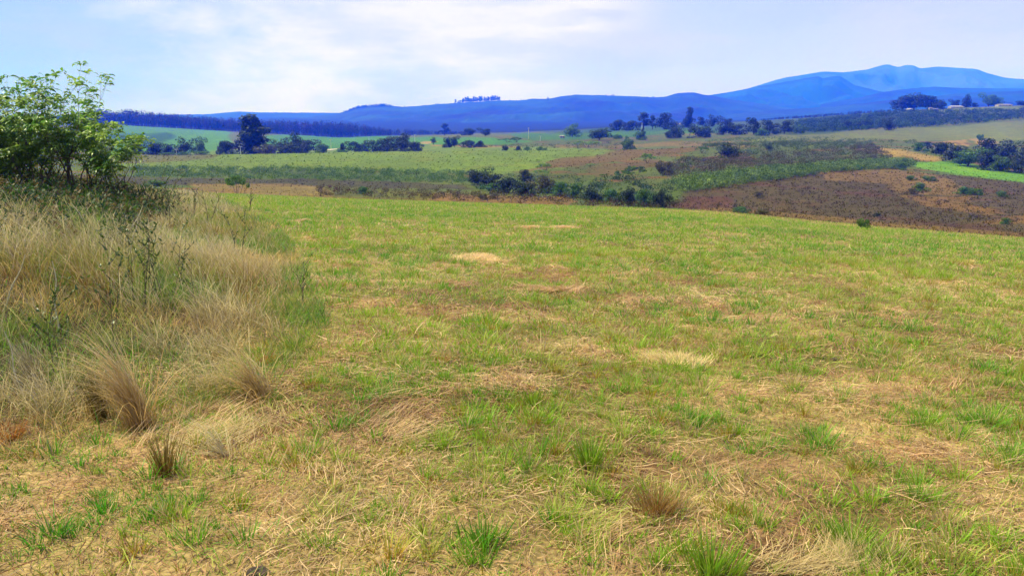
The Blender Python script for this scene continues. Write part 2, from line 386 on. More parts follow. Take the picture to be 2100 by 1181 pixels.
hill([(1680,214),(1760,200),(1800,190),(1840,184),(1880,180),(1910,178),(1960,181),(2100,182),(2400,180),(2900,200)], 5600, .7, MH1, seed=4, rel=.2, jag=.3)
hill([(1360,206),(1450,196),(1500,188),(1550,178),(1600,169),(1640,162),(1672,157),(1680,161),(1700,157),(1716,157),(1726,163),(1745,175),(1800,188),(1900,200)], 7400, .7, MH1, seed=5, rel=.25, jag=.4)
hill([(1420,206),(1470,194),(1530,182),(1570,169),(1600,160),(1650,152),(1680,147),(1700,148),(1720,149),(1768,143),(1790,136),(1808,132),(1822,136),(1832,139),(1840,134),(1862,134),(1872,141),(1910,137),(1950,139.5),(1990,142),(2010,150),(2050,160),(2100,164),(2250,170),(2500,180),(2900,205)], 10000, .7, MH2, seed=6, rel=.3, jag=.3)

# ---------------------------------------------------------------- blades (vectorised)
class Bag:
    def __init__(s): s.V = []; s.T = []; s.C = []; s.n = 0
    def add(s, V, T, Cc):
        s.V.append(V); s.T.append(T+s.n); s.C.append(Cc); s.n += len(V)
    def mesh(s, name, mat): return mk_mesh(name, np.concatenate(s.V), np.concatenate(s.T), np.concatenate(s.C), [mat])
def blades(bag, P, Hh, W, az, lean, curl, col, segs=3, tipcol=None, face=None, wexp=.8):
    """P base points, Hh length, az azimuth of lean, lean/curl horizontal reach as a share of the length"""
    N = len(P); 
    if N == 0: return
    Hh = np.broadcast_to(Hh, N); W = np.broadcast_to(W, N); lean = np.broadcast_to(lean, N); curl = np.broadcast_to(curl, N)
    d = np.stack([np.cos(az), np.sin(az), np.zeros(N)], 1)
    fa = rng.uniform(0, math.pi, N) if face is None else face
    sd = np.stack([np.cos(fa), np.sin(fa), np.zeros(N)], 1)
    lv = []; cs = []
    for k in range(segs+1):
        t = k/segs
        hor = (lean*t+curl*t*t)*Hh; ver = np.sqrt(np.maximum(.02, 1-np.minimum(.96, (lean+curl*t)**2)))*t*Hh-np.maximum(0, curl-.5)*t**3*Hh*.5
        c = P+d*hor[:, None]; c[:, 2] += ver
        cc = col if tipcol is None else col*(1-t)+tipcol*t
        if k < segs:
            w = (W*(1-t*.999)**wexp*.5)[:, None]
            lv += [c-sd*w, c+sd*w]; cs += [cc, cc]
        else: lv += [c]; cs += [cc]
    L = len(lv); V = np.stack(lv, 1).reshape(-1, 3); Cc = np.stack(cs, 1).reshape(-1, 3)
    tri = []
    for k in range(segs-1):
        a = 2*k; tri += [(a, a+1, a+3), (a, a+3, a+2)]
    a = 2*(segs-1); tri += [(a, a+1, a+2)]
    tri = np.array(tri); T = (np.arange(N)[:, None, None]*L+tri[None]).reshape(-1, 3)
    bag.add(V, T, Cc)
def fan_pts(n, y0, y1, k=.76, pad=2.4):
    """n points spread evenly over the ground between two depths, as wide as the view and a little more"""
    n = int(n*(1+1.0/(1+.25*y0)))
    y = rng.uniform(y0, y1, n*3); w = (k*y+pad); keep = rng.random(n*3) < w/(k*y1+pad); y = y[keep][:n]
    x = rng.uniform(-1, 1, len(y))*(k*y+pad); return x, y
def mixc(a, b, t): return a[None]*(1-t[:, None])+b[None]*t[:, None]
G1, G2, G3 = alb(104, 182, 38), alb(176, 212, 52), alb(204, 214, 92)      # deep, fresh and yellow green
ST1, ST2, ST3 = alb(246, 216, 160), alb(224, 184, 126), alb(160, 116, 74)   # pale, mid and brown straw
OR = alb(206, 146, 60)
def in_field(X, Y, m=0.): 
    edge = np.interp(np.clip(X/np.maximum(Y, 10), RC[0], RC[-1]), RC, R1[1])
    return (X > xbank(Y)+m) & (Y < edge+4)
def swath(bag):
    # bundles of longer straw combed the same way
    X0, Y0 = fan_pts(300, 1.7, 5.5); g = greenness(X0, Y0); k = in_field(X0, Y0, -.6) & (rng.random(len(X0)) > g*.8); X0, Y0 = X0[k], Y0[k]; m = len(X0)
    az0 = (fbm(X0/1.1+90, Y0/1.1, 2)-.5)*7+rng.normal(0, .5, m); cnt = rng.integers(14, 46, m); i = np.repeat(np.arange(m), cnt); n = len(i)
    X = X0[i]+rng.normal(0, .09, n); Y = Y0[i]+rng.normal(0, .07, n); tone = rng.random(m)[i]
    c = mixc(ST2, ST1, np.clip(tone+rng.normal(0, .2, n), 0, 1)); c = np.where((rng.random(m) < .22)[i][:, None], (c+G3)*.5, c)*rng.uniform(.7, 1.25, n)[:, None]
    blades(bag, np.stack([X, Y, H(X, Y)+.012+.02*rng.random(n)], 1), rng.uniform(.09, .22, n), .0032*np.maximum(1, Y/4)*rng.uniform(.7, 1.4, n), az0[i]+rng.normal(0, .22, n), np.full(n, .93), rng.uniform(0, .05, n), c, 3, c, wexp=.4)
def build_field_grass():
    bag = Bag()
    def tufts(n, y0, y1, nb, hh, ww, spread, segs, thr=.35):
        X, Y = fan_pts(n, y0, y1); g = greenness(X, Y)
        keep = in_field(X, Y, -.3) & (rng.random(len(X)) < np.clip(.2+g*.9, 0, 1)*np.clip(.3+1.6*sstep(.42, .62, fbm(X*1.9+5, Y*1.9, 3)), 0, 1)); X, Y, g = X[keep], Y[keep], g[keep]
        sz = rng.lognormal(0, .6, len(X)); sz = np.clip(sz, .4, 2.6)
        kind = rng.random(len(X)); hue = np.clip(fbm(X/2.1, Y/2.1+50, 3)*1.6-.3+rng.normal(0, .22, len(X)), 0, 1)
        cnt = np.maximum(3, (nb*np.clip(sz, .5, 1.8)*rng.uniform(.6, 1.3, len(X))).astype(int))
        idx = np.repeat(np.arange(len(X)), cnt); N = len(idx)
        rr = np.abs(rng.normal(0, spread, N))*sz[idx]; aa = rng.uniform(0, 2*math.pi, N)
        bx = X[idx]+rr*np.cos(aa)*1.25; by = Y[idx]+rr*np.sin(aa)
        P = np.stack([bx, by, H(bx, by)-.005], 1)
        hb = hh*sz[idx]**.7*rng.uniform(.45, 1.25, N); out = np.clip(rr/(spread*2.2), 0, 1)*.55
        c = mixc(G1, G2, hue[idx]); c = np.where((kind[idx] > .72)[:, None], mixc(G2, G3, hue[idx]), c)
        dry = rng.random(N) < np.where(kind[idx] > .9, .75, .16)
        c = np.where(dry[:, None], mixc(ST2, ST1, rng.random(N)), c)
        yl = (kind[idx] < .13) & (Y[idx] < 16)
        base = np.where(yl[:, None], OR[None]*rng.uniform(.7, 1.1, N)[:, None], c*.85)
        c = c*rng.uniform(.72, 1.3, N)[:, None]
        blades(bag, P, hb, ww*rng.uniform(.6, 1.4, N), aa+rng.normal(0, .5, N), out+rng.uniform(0, .25, N), rng.uniform(0, .4, N), base, segs, c)
    tufts(2000, 1.6, 6, 46, .070, .0058, .032, 3)
    tufts(6000, 1.6, 8, 10, .045, .0050, .030, 3)
    tufts(6200, 6, 15, 26, .080, .0085, .042, 3)
    tufts(15000, 14, 30, 18, .085, .016, .06, 2)
    tufts(40000, 28, 64, 8, .085, .034, .10, 1)
    # loose single blades between the tufts
    for n, y0, y1, h, w in ((46000, 1.6, 7, .042, .0045), (90000, 7, 18, .055, .009), (110000, 17, 40, .065, .022), (70000, 38, 64, .075, .04)):
        X, Y = fan_pts(n, y0, y1); g = greenness(X, Y); k = in_field(X, Y, -.3); X, Y, g = X[k], Y[k], g[k]; N = len(X)
        t = rng.random(N) < (.12+.45*g+.2*sstep(22, 36, Y)); hue = np.clip(fbm(X/2.1, Y/2.1+50, 3)*1.6-.3+rng.normal(0, .25, N), 0, 1)
        c = np.where(t[:, None], mixc(G2, G3, hue), mixc(ST3, ST1, rng.random(N)))*rng.uniform(.7, 1.3, N)[:, None]
        blades(bag, np.stack([X, Y, H(X, Y)-.004], 1), h*rng.uniform(.5, 1.5, N), w*rng.uniform(.6, 1.4, N), rng.uniform(0, 2*math.pi, N), rng.uniform(.1, .7, N), rng.uniform(0, .3, N), c*.9, 2 if y0 < 10 else 1, c)
    tag(link('grass', bag.mesh('grass', M_GRASS)), 'short mown green and yellowing grass covering the near field', 'grass', kind='stuff')
    # cut straw lying flat
    bag = Bag()
    for n, y0, y1, ln, w in ((118000, 1.5, 5.5, .085, .0034), (170000, 5, 12, .10, .0055), (170000, 11, 26, .11, .011), (90000, 25, 62, .14, .03)):
        X, Y = fan_pts(n, y0, y1); g = greenness(X, Y); k = in_field(X, Y, -1.2) & (rng.random(len(X)) > g*.8); X, Y = X[k], Y[k]; N = len(X)
        flow = (fbm(X/1.1+90, Y/1.1, 2)-.5)*7+rng.normal(0, 1.1, N); L = ln*.85*rng.lognormal(0, .5, N)
        tone = np.clip(fbm(X*1.3, Y*1.3+20, 3)*1.8-.4+rng.normal(0, .3, N), 0, 1)
        c = np.where((tone < .5)[:, None], mixc(ST3, ST2, tone*2), mixc(ST2, ST1, tone*2-1))*rng.uniform(.55, 1.4, N)[:, None]
        gr = rng.random(N) < .10; c = np.where(gr[:, None], G3[None]*.9, c)
        d = np.stack([np.cos(flow), np.sin(flow)], 1); bend = rng.normal(0, .22, N); lift = np.abs(rng.normal(0, .16, N))*(Y < 26)
        P0 = np.stack([X, Y], 1)-d*L[:, None]/2; P2 = P0+d*L[:, None]; P1 = (P0+P2)/2+np.stack([-d[:, 1], d[:, 0]], 1)*(bend*L*.5)[:, None]
        pile = .028*sstep(.45, .75, fbm(X/.5, Y/.5+3, 3))*(Y < 30)
        z0 = H(P0[:, 0], P0[:, 1])+.004+pile*rng.random(N); z1 = H(P1[:, 0], P1[:, 1])+.012+pile*rng.random(N)+lift*L*.3; z2 = H(P2[:, 0], P2[:, 1])+.004+lift*L
        sd = np.stack([-d[:, 1], d[:, 0], rng.normal(0, .35, N)], 1)*(w*.5*rng.uniform(.6, 1.4, N))[:, None]
        A = np.column_stack([P0, z0]); B = np.column_stack([P1, z1]); D = np.column_stack([P2, z2])
        V = np.stack([A-sd*.8, A+sd*.8, B-sd, B+sd, D], 1).reshape(-1, 3)
        T = (np.arange(N)[:, None, None]*5+np.array([(0, 1, 3), (0, 3, 2), (2, 3, 4)])[None]).reshape(-1, 3)
        bag.add(V, T, np.repeat(c, 5, 0))
    swath(bag)
    tag(link('cut_straw', bag.mesh('cut_straw', M_GRASS)), 'dry tan cut straw strewn flat over the mown field', 'straw', kind='stuff')
build_field_grass()

# ---------------------------------------------------------------- rough bank on the left
WIND = math.pi*.86      # grass leans to the left and a little away
def build_bank():
    bag = Bag(); und = Bag()
    def region(n, y0, y1, inset=0.):
        y = rng.uniform(y0, y1, n*4); y = y[rng.random(len(y)) < y/y1]; xl = -.74*y-1.5; xr = xbank(y)-inset
        w = np.maximum(xr-xl, 0); k = rng.random(len(y)) < w/max(w.max(), .01); y, xl, xr = y[k][:n], xl[k][:n], xr[k][:n]
        return xl+(xr-xl)*rng.random(len(y)), y
    PALE, TAN, OLV, RUST, GRY = alb(255, 240, 184)*1.08, alb(246, 208, 132)*1.08, alb(146, 166, 72), alb(196, 130, 66), alb(152, 140, 110)
    # clumps of tall dry grass
    for n, y0, y1, nb, h, w, sp, sg in ((80, 3.2, 6.2, 90, .40, .0042, .10, 5), (210, 6, 10, 80, .50, .0062, .15, 5), (400, 10, 18, 70, .38, .0085, .13, 4), (420, 17, 34, 46, .42, .018, .2, 3), (420, 33, 62, 26, .4, .04, .35, 2)):
        X, Y = region(n, y0, y1, .15); q_ = proj(X, Y, H(X, Y))[0]; k_ = (rng.random(len(X)) > .75*sstep(330, 230, q_)) | (Y < 9.5) | (Y > 30); X, Y = X[k_], Y[k_]; zone = fbm(X/2.6+7, Y/3.2, 3)
        edge = np.clip((xbank(Y)-X)/3., 0, 1)
        cnt = (nb*rng.uniform(.5, 1.4, len(X))).astype(int); idx = np.repeat(np.arange(len(X)), cnt); N = len(idx)
        rr = np.abs(rng.normal(0, sp, N)); aa = rng.uniform(0, 2*math.pi, N); bx = X[idx]+rr*np.cos(aa); by = Y[idx]+rr*np.sin(aa)
        hgt = h*rng.uniform(.7, 1.25, len(X))*(1-.45*(1-sstep(0, .35, edge)))
        az = np.where(rng.random(N) < .6, WIND+rng.normal(0, .7, N), aa)
        t = np.clip(zone[idx]*1.7-.35+rng.normal(0, .2, N), 0, 1)
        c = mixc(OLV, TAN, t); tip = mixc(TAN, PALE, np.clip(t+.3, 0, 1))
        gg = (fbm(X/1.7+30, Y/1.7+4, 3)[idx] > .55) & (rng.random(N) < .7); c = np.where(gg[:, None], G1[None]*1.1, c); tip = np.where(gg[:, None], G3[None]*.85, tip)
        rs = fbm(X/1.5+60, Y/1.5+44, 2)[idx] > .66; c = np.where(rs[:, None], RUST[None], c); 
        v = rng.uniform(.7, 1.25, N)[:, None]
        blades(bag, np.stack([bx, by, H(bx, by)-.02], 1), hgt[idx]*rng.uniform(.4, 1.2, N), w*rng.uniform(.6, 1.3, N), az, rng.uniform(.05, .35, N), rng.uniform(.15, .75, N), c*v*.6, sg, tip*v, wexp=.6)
    # matted low growth underneath
    for n, y0, y1, h, w in ((26000, 3, 8, .17, .006), (46000, 7, 16, .22, .010), (46000, 15, 34, .2, .022), (26000, 33, 62, .2, .05)):
        X, Y = region(n, y0, y1, -.1); N = len(X); t = np.clip(fbm(X/1.3+70, Y/1.3, 4)*2-.5+rng.normal(0, .25, N), 0, 1)
        c = np.where((t < .5)[:, None], mixc(G1*.9, OLV, t*2), mixc(OLV, TAN, t*2-1)); c = np.where((rng.random(N) < .12)[:, None], GRY[None], c)*rng.uniform(.65, 1.3, N)[:, None]
        blades(bag, np.stack([X, Y, H(X, Y)-.01], 1), h*rng.uniform(.4, 1.3, N), w*rng.uniform(.6, 1.4, N), rng.uniform(0, 2*math.pi, N), rng.uniform(.1, .8, N), rng.uniform(0, .6, N), c*.85, 3 if y0 < 15 else 2, c)
    tag(link('tall_dry_grass', bag.mesh('tall_dry_grass', M_GRASS)), 'tall tangled dry grass leaning over the rough bank on the left', 'grass', kind='stuff')
    # leafy undergrowth round the feet of the shrubs, dark greens deepened for the shade there
    X, Y = region(4600, 8.5, 24, 2.2); N0 = len(X)
    px, py = proj(X, Y, H(X, Y)); k = rng.random(N0) < sstep(470, 230, px)*(.35+.65*sstep(.42, .58, fbm(X/1.1, Y/1.1+12, 3))); X, Y = X[k], Y[k]
    cnt = rng.integers(14, 30, len(X)); idx = np.repeat(np.arange(len(X)), cnt); N = len(idx)
    P = np.stack([X[idx]+rng.normal(0, .12, N), Y[idx]+rng.normal(0, .12, N), H(X, Y)[idx]+rng.uniform(.02, .42, N)*rng.random(N)**.6], 1)
    c = np.where((rng.random(len(X)) < .3)[idx][:, None], alb(112, 92, 56)[None], mixc(alb(30, 58, 22), alb(78, 116, 42), rng.random(N)**1.6))*rng.uniform(.7, 1.2, N)[:, None]
    blades(und, P, rng.uniform(.05, .11, N), rng.uniform(.025, .05, N), rng.uniform(0, 2*math.pi, N), rng.uniform(.3, .9, N), rng.uniform(0, .5, N), c, 2, c*1.1)
    tag(link('undergrowth', und.mesh('undergrowth', M_GRASS)), 'dark green leafy undergrowth and brambles below the big shrubs', 'undergrowth', kind='stuff')
build_bank()

# ---------------------------------------------------------------- tubes
def tube(V, F, pts, rads, n=6):
    pts = np.asarray(pts, float); b = len(V)
    for i, p in enumerate(pts):
        d = pts[min(i+1, len(pts)-1)]-pts[max(i-1, 0)]; d = d/(np.linalg.norm(d)+1e-9)
        a = np.cross(d, (0, 1, 0) if abs(d[1]) < .9 else (1, 0, 0)); a /= np.linalg.norm(a); c = np.cross(d, a)
        for k in range(n):
            t = 2*math.pi*k/n; V.append(tuple(p+rads[i]*(a*math.cos(t)+c*math.sin(t))))
    for i in range(len(pts)-1):
        for k in range(n):
            F.append((b+i*n+k, b+i*n+(k+1) % n, b+(i+1)*n+(k+1) % n, b+(i+1)*n+k))
def unit(v): v = np.asarray(v, float); return v/(np.linalg.norm(v)+1e-9)

# ---------------------------------------------------------------- big leafy shrubs in the foreground
def shrub(px, py, Y, spread, height, nst, label, seed, tone=1., lean=(0, 0), depth=4):
    r = random.Random(seed); X = at(px, py, Y)[0]; z = float(H(X, Y))
    root = tag(link('leafy_shrub', None, None, (X, Y, z-.03)), label, 'shrub', 'leafy shrubs on the bank')
    V, F, tips = [], [], []
    def grow(p, d, L, rr, lev):
        pts = [p]; rads = [rr]; n = 4
        for k in range(n):
            d = unit(d+np.array([r.gauss(0, .13), r.gauss(0, .13), .09+r.gauss(0, .06)]))
            p = p+d*L/n; pts.append(p); rads.append(rr*(1-.42*(k+1)/n))
            if lev >= 1 and k >= 1 and r.random() < (.55 if lev >= 2 else .3): tips.append((p, unit(d+np.array([r.gauss(0, .8), r.gauss(0, .8), .2])), .75))
        tube(V, F, pts, rads, 6 if lev < 2 else 4)
        if lev >= depth-1: tips.append((p, d, 1.)); return
        for _ in range(r.choice((2, 2, 3)) if lev < 2 else r.choice((2, 3))):
            a = r.uniform(0, 2*math.pi); q = .42+.3*r.random()
            nd = unit(d+np.array([math.cos(a)*q, math.sin(a)*q, .05]))
            grow(p, nd, L*r.uniform(.66, .92), rads[-1]*.78, lev+1)
    for s in range(nst):
        a = 2*math.pi*s/nst+r.uniform(-.5, .5); q = spread*r.uniform(.35, 1.)
        grow(np.array([math.cos(a)*.14*r.random()*spread, math.sin(a)*.14*r.random(), 0.]), unit((math.cos(a)*q*.55+lean[0], math.sin(a)*q*.45+lean[1], 1)), height*.9*r.uniform(.24, .44)*(1 if s < 2 else r.uniform(.5, 1)), .026*height/2.4*r.uniform(.8, 1.2), 0)
    link('stems', mk_mesh('stems', V, None, None, [M_BARK], True, F), root)
    # leaves: rosettes of long drooping leaves at the twig ends
    lg = np.random.default_rng(seed); Vl, Tl, Cl = [], [], []; n = 0
    for p, d, q in tips:
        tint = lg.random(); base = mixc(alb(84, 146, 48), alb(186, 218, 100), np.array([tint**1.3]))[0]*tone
        for k in range(int(lg.integers(6, 10)*q)):
            a = lg.uniform(0, 2*math.pi); el = lg.uniform(-.3, .9); L = lg.uniform(.11, .24)*q; Wd = L*lg.uniform(.22, .34)
            u = unit(np.array([math.cos(a), math.sin(a), 0])*math.cos(el)+np.array(d)*.5+np.array([0, 0, math.sin(el)*.7])+np.array([-.25, .05, 0]))
            s = unit(np.cross(u, (0, 0, 1))+lg.normal(0, .35, 3)); nn = np.cross(s, u)
            p0 = p+lg.normal(0, .025, 3)
            ws = (.25, 1, .85, .45); ts = (.08, .35, .62, .85)
            start = n; pts = []
            for t, w in zip(ts, ws):
                c = p0+u*L*t+np.array([0, 0, -1])*L*.55*t*t
                pts += [c-s*Wd*w*.5+nn*Wd*.16*w, c-nn*0, c+s*Wd*w*.5+nn*Wd*.16*w]
            pts.append(p0+u*L*.97+np.array([0, 0, -.6*L])); Vl += pts; n += len(pts)
            for i in range(3):
                b = start+3*i; Tl += [(b, b+1, b+4), (b, b+4, b+3), (b+1, b+2, b+5), (b+1, b+5, b+4)]
            b = start+9; Tl += [(b, b+1, start+12), (b+1, b+2, start+12)]
            Cl += [base*lg.uniform(.7, 1.25)]*len(pts)
    link('foliage', mk_mesh('foliage', Vl, Tl, np.array(Cl), [M_LEAF]), root)
shrub(240, 385, 15.5, .75, 1.66, 7, 'small open leafy shrub with forked bare stems, rightmost of the shrubs on the bank', 21, 1., (.10, 0), 4)
shrub(152, 392, 15.6, .5, 2.35, 6, 'tallest leafy green shrub on the bank, its top twig standing against the sky', 22, 1., (.02, 0), 4)
shrub(188, 392, 16.5, .55, 1.95, 5, 'leafy shrub just right of the tallest one, with thin upright stems', 27, 1., (.05, 0), 4)
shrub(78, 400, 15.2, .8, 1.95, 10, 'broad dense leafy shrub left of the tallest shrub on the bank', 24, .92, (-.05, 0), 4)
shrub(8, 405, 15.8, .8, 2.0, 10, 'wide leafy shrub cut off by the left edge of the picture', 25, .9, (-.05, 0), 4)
shrub(45, 405, 17.5, .8, 2.1, 8, 'darker leafy shrub behind the broad shrubs at the far left', 28, .8, (0, 0), 4)
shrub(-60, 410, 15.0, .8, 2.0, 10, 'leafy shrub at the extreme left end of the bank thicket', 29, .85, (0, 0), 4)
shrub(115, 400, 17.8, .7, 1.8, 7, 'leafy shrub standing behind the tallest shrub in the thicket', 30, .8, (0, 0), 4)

# ---------------------------------------------------------------- weeds, tussocks and straw heaps on the near ground
def tussock(px, py, h, n, c0, c1, label, az=WIND, curl=.6, lean=.25, sp=.05, w=.0042, name='grass_tussock', sg=6, group='grass tussocks'):
    X, Y = hit(px, py); z = float(H(X, Y)); bag = Bag()
    a = rng.uniform(0, 2*math.pi, n); rr = np.abs(rng.normal(0, sp, n)); P = np.stack([rr*np.cos(a), rr*np.sin(a), np.full(n, -.01)], 1)
    mainaz = az if az is not None else 0
    azs = np.where(rng.random(n) < (.86 if az is not None else 0), mainaz+rng.normal(0, .33, n), a)
    k = rng.random(n); c = mixc(c0, c1, k)*rng.uniform(.75, 1.2, n)[:, None]
    blades(bag, P, h*rng.uniform(.45, 1.1, n), w*rng.uniform(.6, 1.3, n), azs, lean*rng.uniform(.3, 1.3, n), curl*rng.uniform(.4, 1.2, n), mixc(c0, OR, np.full(n, .4))*rng.uniform(.7, 1.1, n)[:, None], sg, c, wexp=.5)
    tag(link(name, bag.mesh(name, M_GRASS), None, (X, Y, z)), label, 'grass clump', group)
PL, TN = alb(248, 232, 176), alb(226, 196, 116)
tussock(292, 880, .80, 300, TN, PL, 'tall pale tussock arching up and left from a narrow base, nearest the bottom left', WIND+.1, .75, .22, .045, .005)
tussock(538, 822, .66, 260, TN, PL, 'orange-based tussock whose long straw blades sweep far over to the left', WIND, .8, .45, .06, .005)
tussock(208, 862, .34, 220, alb(92, 96, 40), alb(150, 140, 70), 'dark olive upright tussock just left of the tall arching one', WIND, .3, .1, .035)
tussock(338, 975, .24, 150, alb(104, 100, 40), alb(166, 150, 76), 'short dark stiff tussock alone on the straw below the tall arching one', None, .15, .2, .022)
tussock(75, 800, .40, 260, alb(150, 150, 110), PL, 'grey-green tussock with pale seed heads beside the single bare stalk', WIND, .5, .2, .045)
tussock(25, 900, .17, 160, OR*.9, alb(200, 130, 70), 'rusty orange tussock close to the left edge', None, .3, .5, .04)
tussock(465, 940, .32, 150, PL*.9, PL, 'bleached flattened tussock lying over to the left on the straw', WIND, .6, .85, .03)
tussock(880, 992, .055, 120, alb(200, 110, 40), OR, 'low bright orange tuft in the middle of the foreground straw', None, .3, .7, .03)
tussock(1345, 1050, .19, 260, alb(180, 150, 80), alb(206, 182, 110), 'large yellowed tuft with straw-coloured tips in the right foreground', None, .25, .4, .06, .004)
tussock(1210, 960, .20, 190, G1, G2, 'bright dense green tuft right of the centre of the foreground', None, .2, .3, .04, .006)
tussock(1745, 1120, .16, 240, G1*1.1, G2, 'bushy yellow-green tuft with golden base near the bottom right', None, .2, .45, .06, .005)
tussock(1840, 60+1110, .11, 60, G1, G2, 'thin green tuft at the bottom edge right of the golden-based tuft', None, .2, .4, .05, .006)
tussock(990, 1120, .13, 130, G1*.9, G1*1.3, 'dark green broad-bladed tuft in the middle of the bottom foreground', None, .2, .3, .06, .008)
tussock(1460, 1181, .19, 220, G1, G2, 'tall fresh green tuft on the bottom edge right of centre', None, .2, .3, .06, .006)
tussock(1090, 830, .12, 130, G1, G2*.9, 'upright green tuft in the field a little above the centre foreground', None, .2, .25, .035, .006)
tussock(545, 745, .13, 120, OR, alb(220, 160, 80), 'small orange tuft between the bank grass and the mown field', None, .2, .5, .04)
tussock(907, 742, .08, 110, OR, alb(214, 170, 90), 'small golden tuft on the straw above the centre of the field', None, .2, .5, .035)
tussock(610, 720, .2, 160, G1, G3*.8, 'leafy green tussock at the corner where bank and mown field meet', None, .3, .4, .07, .006)

def heap(px, py, wx, wy, h, n, label, tone=1.):
    X, Y = hit(px, py); z0 = float(H(X, Y)); bag = Bag()
    u = rng.normal(0, .42, (n, 2)); u = u[(u**2).sum(1) < 1.3]; n = len(u); x = u[:, 0]*wx/2; y = u[:, 1]*wy/2
    keep_ = fbm(x*4/wx*1.6+px, y*4/wy*1.6+py, 3) > .30+.22*(u**2).sum(1); x, y, u = x[keep_], y[keep_], u[keep_]; n = len(x)
    top = .55*h*np.exp(-((u**2).sum(1))*2.2)*(.7+.6*fbm(x*7+px, y*7, 3))
    P = np.stack([x, y, H(X+x, Y+y)-z0+top*rng.random(n)**.4], 1); az = (fbm(x*2.2+py, y*2.2, 2)-.5)*8+rng.normal(0, .5, n)
    c = mixc(ST2, ST1, rng.random(n)**.7)*tone*rng.uniform(.8, 1.25, n)[:, None]
    blades(bag, P, rng.uniform(.08, .22, n), max(.003, Y*.0007)*rng.uniform(.6, 1.4, n), az, np.full(n, .93), rng.uniform(0, .04, n), c, 3, c, wexp=.35)
    tag(link('straw_heap', bag.mesh('straw_heap', M_GRASS), None, (X, Y, z0)), label, 'straw heap', 'heaps of raked straw')
heap(975, 535, 1.15, 1.7, .07, 2600, 'largest low heap of pale raked straw in the middle of the green field', 1.1)
heap(1115, 595, 1.0, .9, .04, 1500, 'flat straw heap just below and right of the largest heap')
heap(1385, 748, .55, .32, .035, 1300, 'small bright straw heap in the right middle of the field', 1.1)
heap(1080, 468, 1.1, .9, .06, 700, 'thin pale straw heap far up the green field', 1.1)
heap(1150, 468, 1.3, .8, .06, 700, 'long thin straw heap beside another one far up the field', 1.1)
heap(420, 905, .8, .6, .05, 1500, 'loose straw heap under the bleached tussock at lower left')
heap(1700, 1168, .9, .28, 0.03, 800, 'long raked straw heap along the bottom edge at lower right', .9)
heap(620, 455, 1.1, .9, .05, 900, 'pale straw heap at the far left of the mown field beside the bank')

def clod(px, py, s, label, name='soil_clod'):
    X, Y = hit(px, py); z = float(H(X, Y)); V = []; F = []; n1, n2 = 9, 14
    for i in range(n1+1):
        for j in range(n2):
            a = math.pi*i/n1; b = 2*math.pi*j/n2; k = 1+.55*(float(fbm(3*math.sin(a)*math.cos(b)+px, 3*math.sin(a)*math.sin(b)+py+2*math.cos(a), 3))-.5)
            V.append((s*1.3*k*math.sin(a)*math.cos(b), s*k*math.sin(a)*math.sin(b), s*.5*k*math.cos(a)))
    for i in range(n1):
        for j in range(n2): F.append((i*n2+j, (i+1)*n2+j, (i+1)*n2+(j+1) % n2, i*n2+(j+1) % n2))
    o = link(name, mk_mesh(name, V, None, None, [M_CLOD], True, F), None, (X, Y, z+s*.02)); tag(o, label, 'clod', 'dark soil clods')
M_CLOD = noise_mat('dark_soil', (.02, .015, .012), (.08, .055, .04), 40, .95, .8)
clod(965, 912, .028, 'dark grey-brown clod among straw left of the central green tufts')
clod(1712, 738, .03, 'dark clod lying in the grass at the right middle of the field')
clod(530, 1176, .036, 'dark patch of bare crumbly soil at the bottom edge left of centre')

def weed(px, py, h, label, nb=7, leafy=.45, col=None, lean=(0, 0), name='weed_stem', sd=0, thick=.004):
    r = random.Random(px*7+py+sd); X, Y = hit(px, py); z = float(H(X, Y))
    root = tag(link(name, None, None, (X, Y, z-.02)), label, 'weed', 'thin dark weeds on the bank'); V, F, L = [], [], []
    def stem(p, d, ln, rr, lev):
        pts = [p]; rs = [rr]; n = 7 if lev == 0 else 4
        for k in range(n):
            d = unit(d+np.array([r.gauss(0, .08), r.gauss(0, .08), .02])); p = p+d*ln/n; pts.append(p); rs.append(rr*(1-.75*(k+1)/n))
            L.append((p, d))
            if lev == 0 and k > 1 and r.random() < nb/8:
                a = r.uniform(0, 6.28); stem(p, unit(d+np.array([math.cos(a)*.8, math.sin(a)*.8, 0])), ln*r.uniform(.15, .35), rr*.6, 1)
        tube(V, F, pts, rs, 4)
    for _ in range(2): stem(np.array([r.gauss(0, .02), r.gauss(0, .02), 0.]), unit((lean[0]+r.gauss(0, .12), lean[1]+r.gauss(0, .1), 1)), h*r.uniform(.75, 1.05), thick*max(1, Y/7), 0)
    link('stem', mk_mesh('stem', V, None, None, [M_BARK], True, F), root)
    P = np.array([p for p, d in L for _ in range(3)]); P = P[rng.random(len(P)) < leafy]; n = len(P); bag = Bag()
    c = mixc(alb(50, 84, 30), alb(104, 124, 48), rng.random(n))
    blades(bag, P, h*rng.uniform(.035, .08, n), h*rng.uniform(.015, .03, n), rng.uniform(0, 6.28, n), rng.uniform(.4, .9, n), rng.uniform(0, .3, n), c, 2, c)
    link('leaves', bag.mesh('leaves', M_LEAF), root)
weed(275, 640, .85, 'dark upright weed left of three others among tall pale grass', lean=(-.05, 0))
weed(305, 640, .78, 'second dark weed of the four standing close together in pale grass', lean=(.02, 0))
weed(320, 615, .8, 'thin dark weed leaning left, third of the close group of four', lean=(-.12, 0))
weed(338, 635, .9, 'rightmost and tallest weed of the close group of four', lean=(.12, 0))
weed(365, 600, .7, 'slender weed leaning right behind the close group of four', lean=(.25, 0))
weed(495, 545, .75, 'green-leaved weed standing in the pale grass nearest the field', lean=(0, 0), leafy=.9)
weed(622, 625, .55, 'bare forked weed at the very edge of the bank by the mown field', nb=8, leafy=.4)
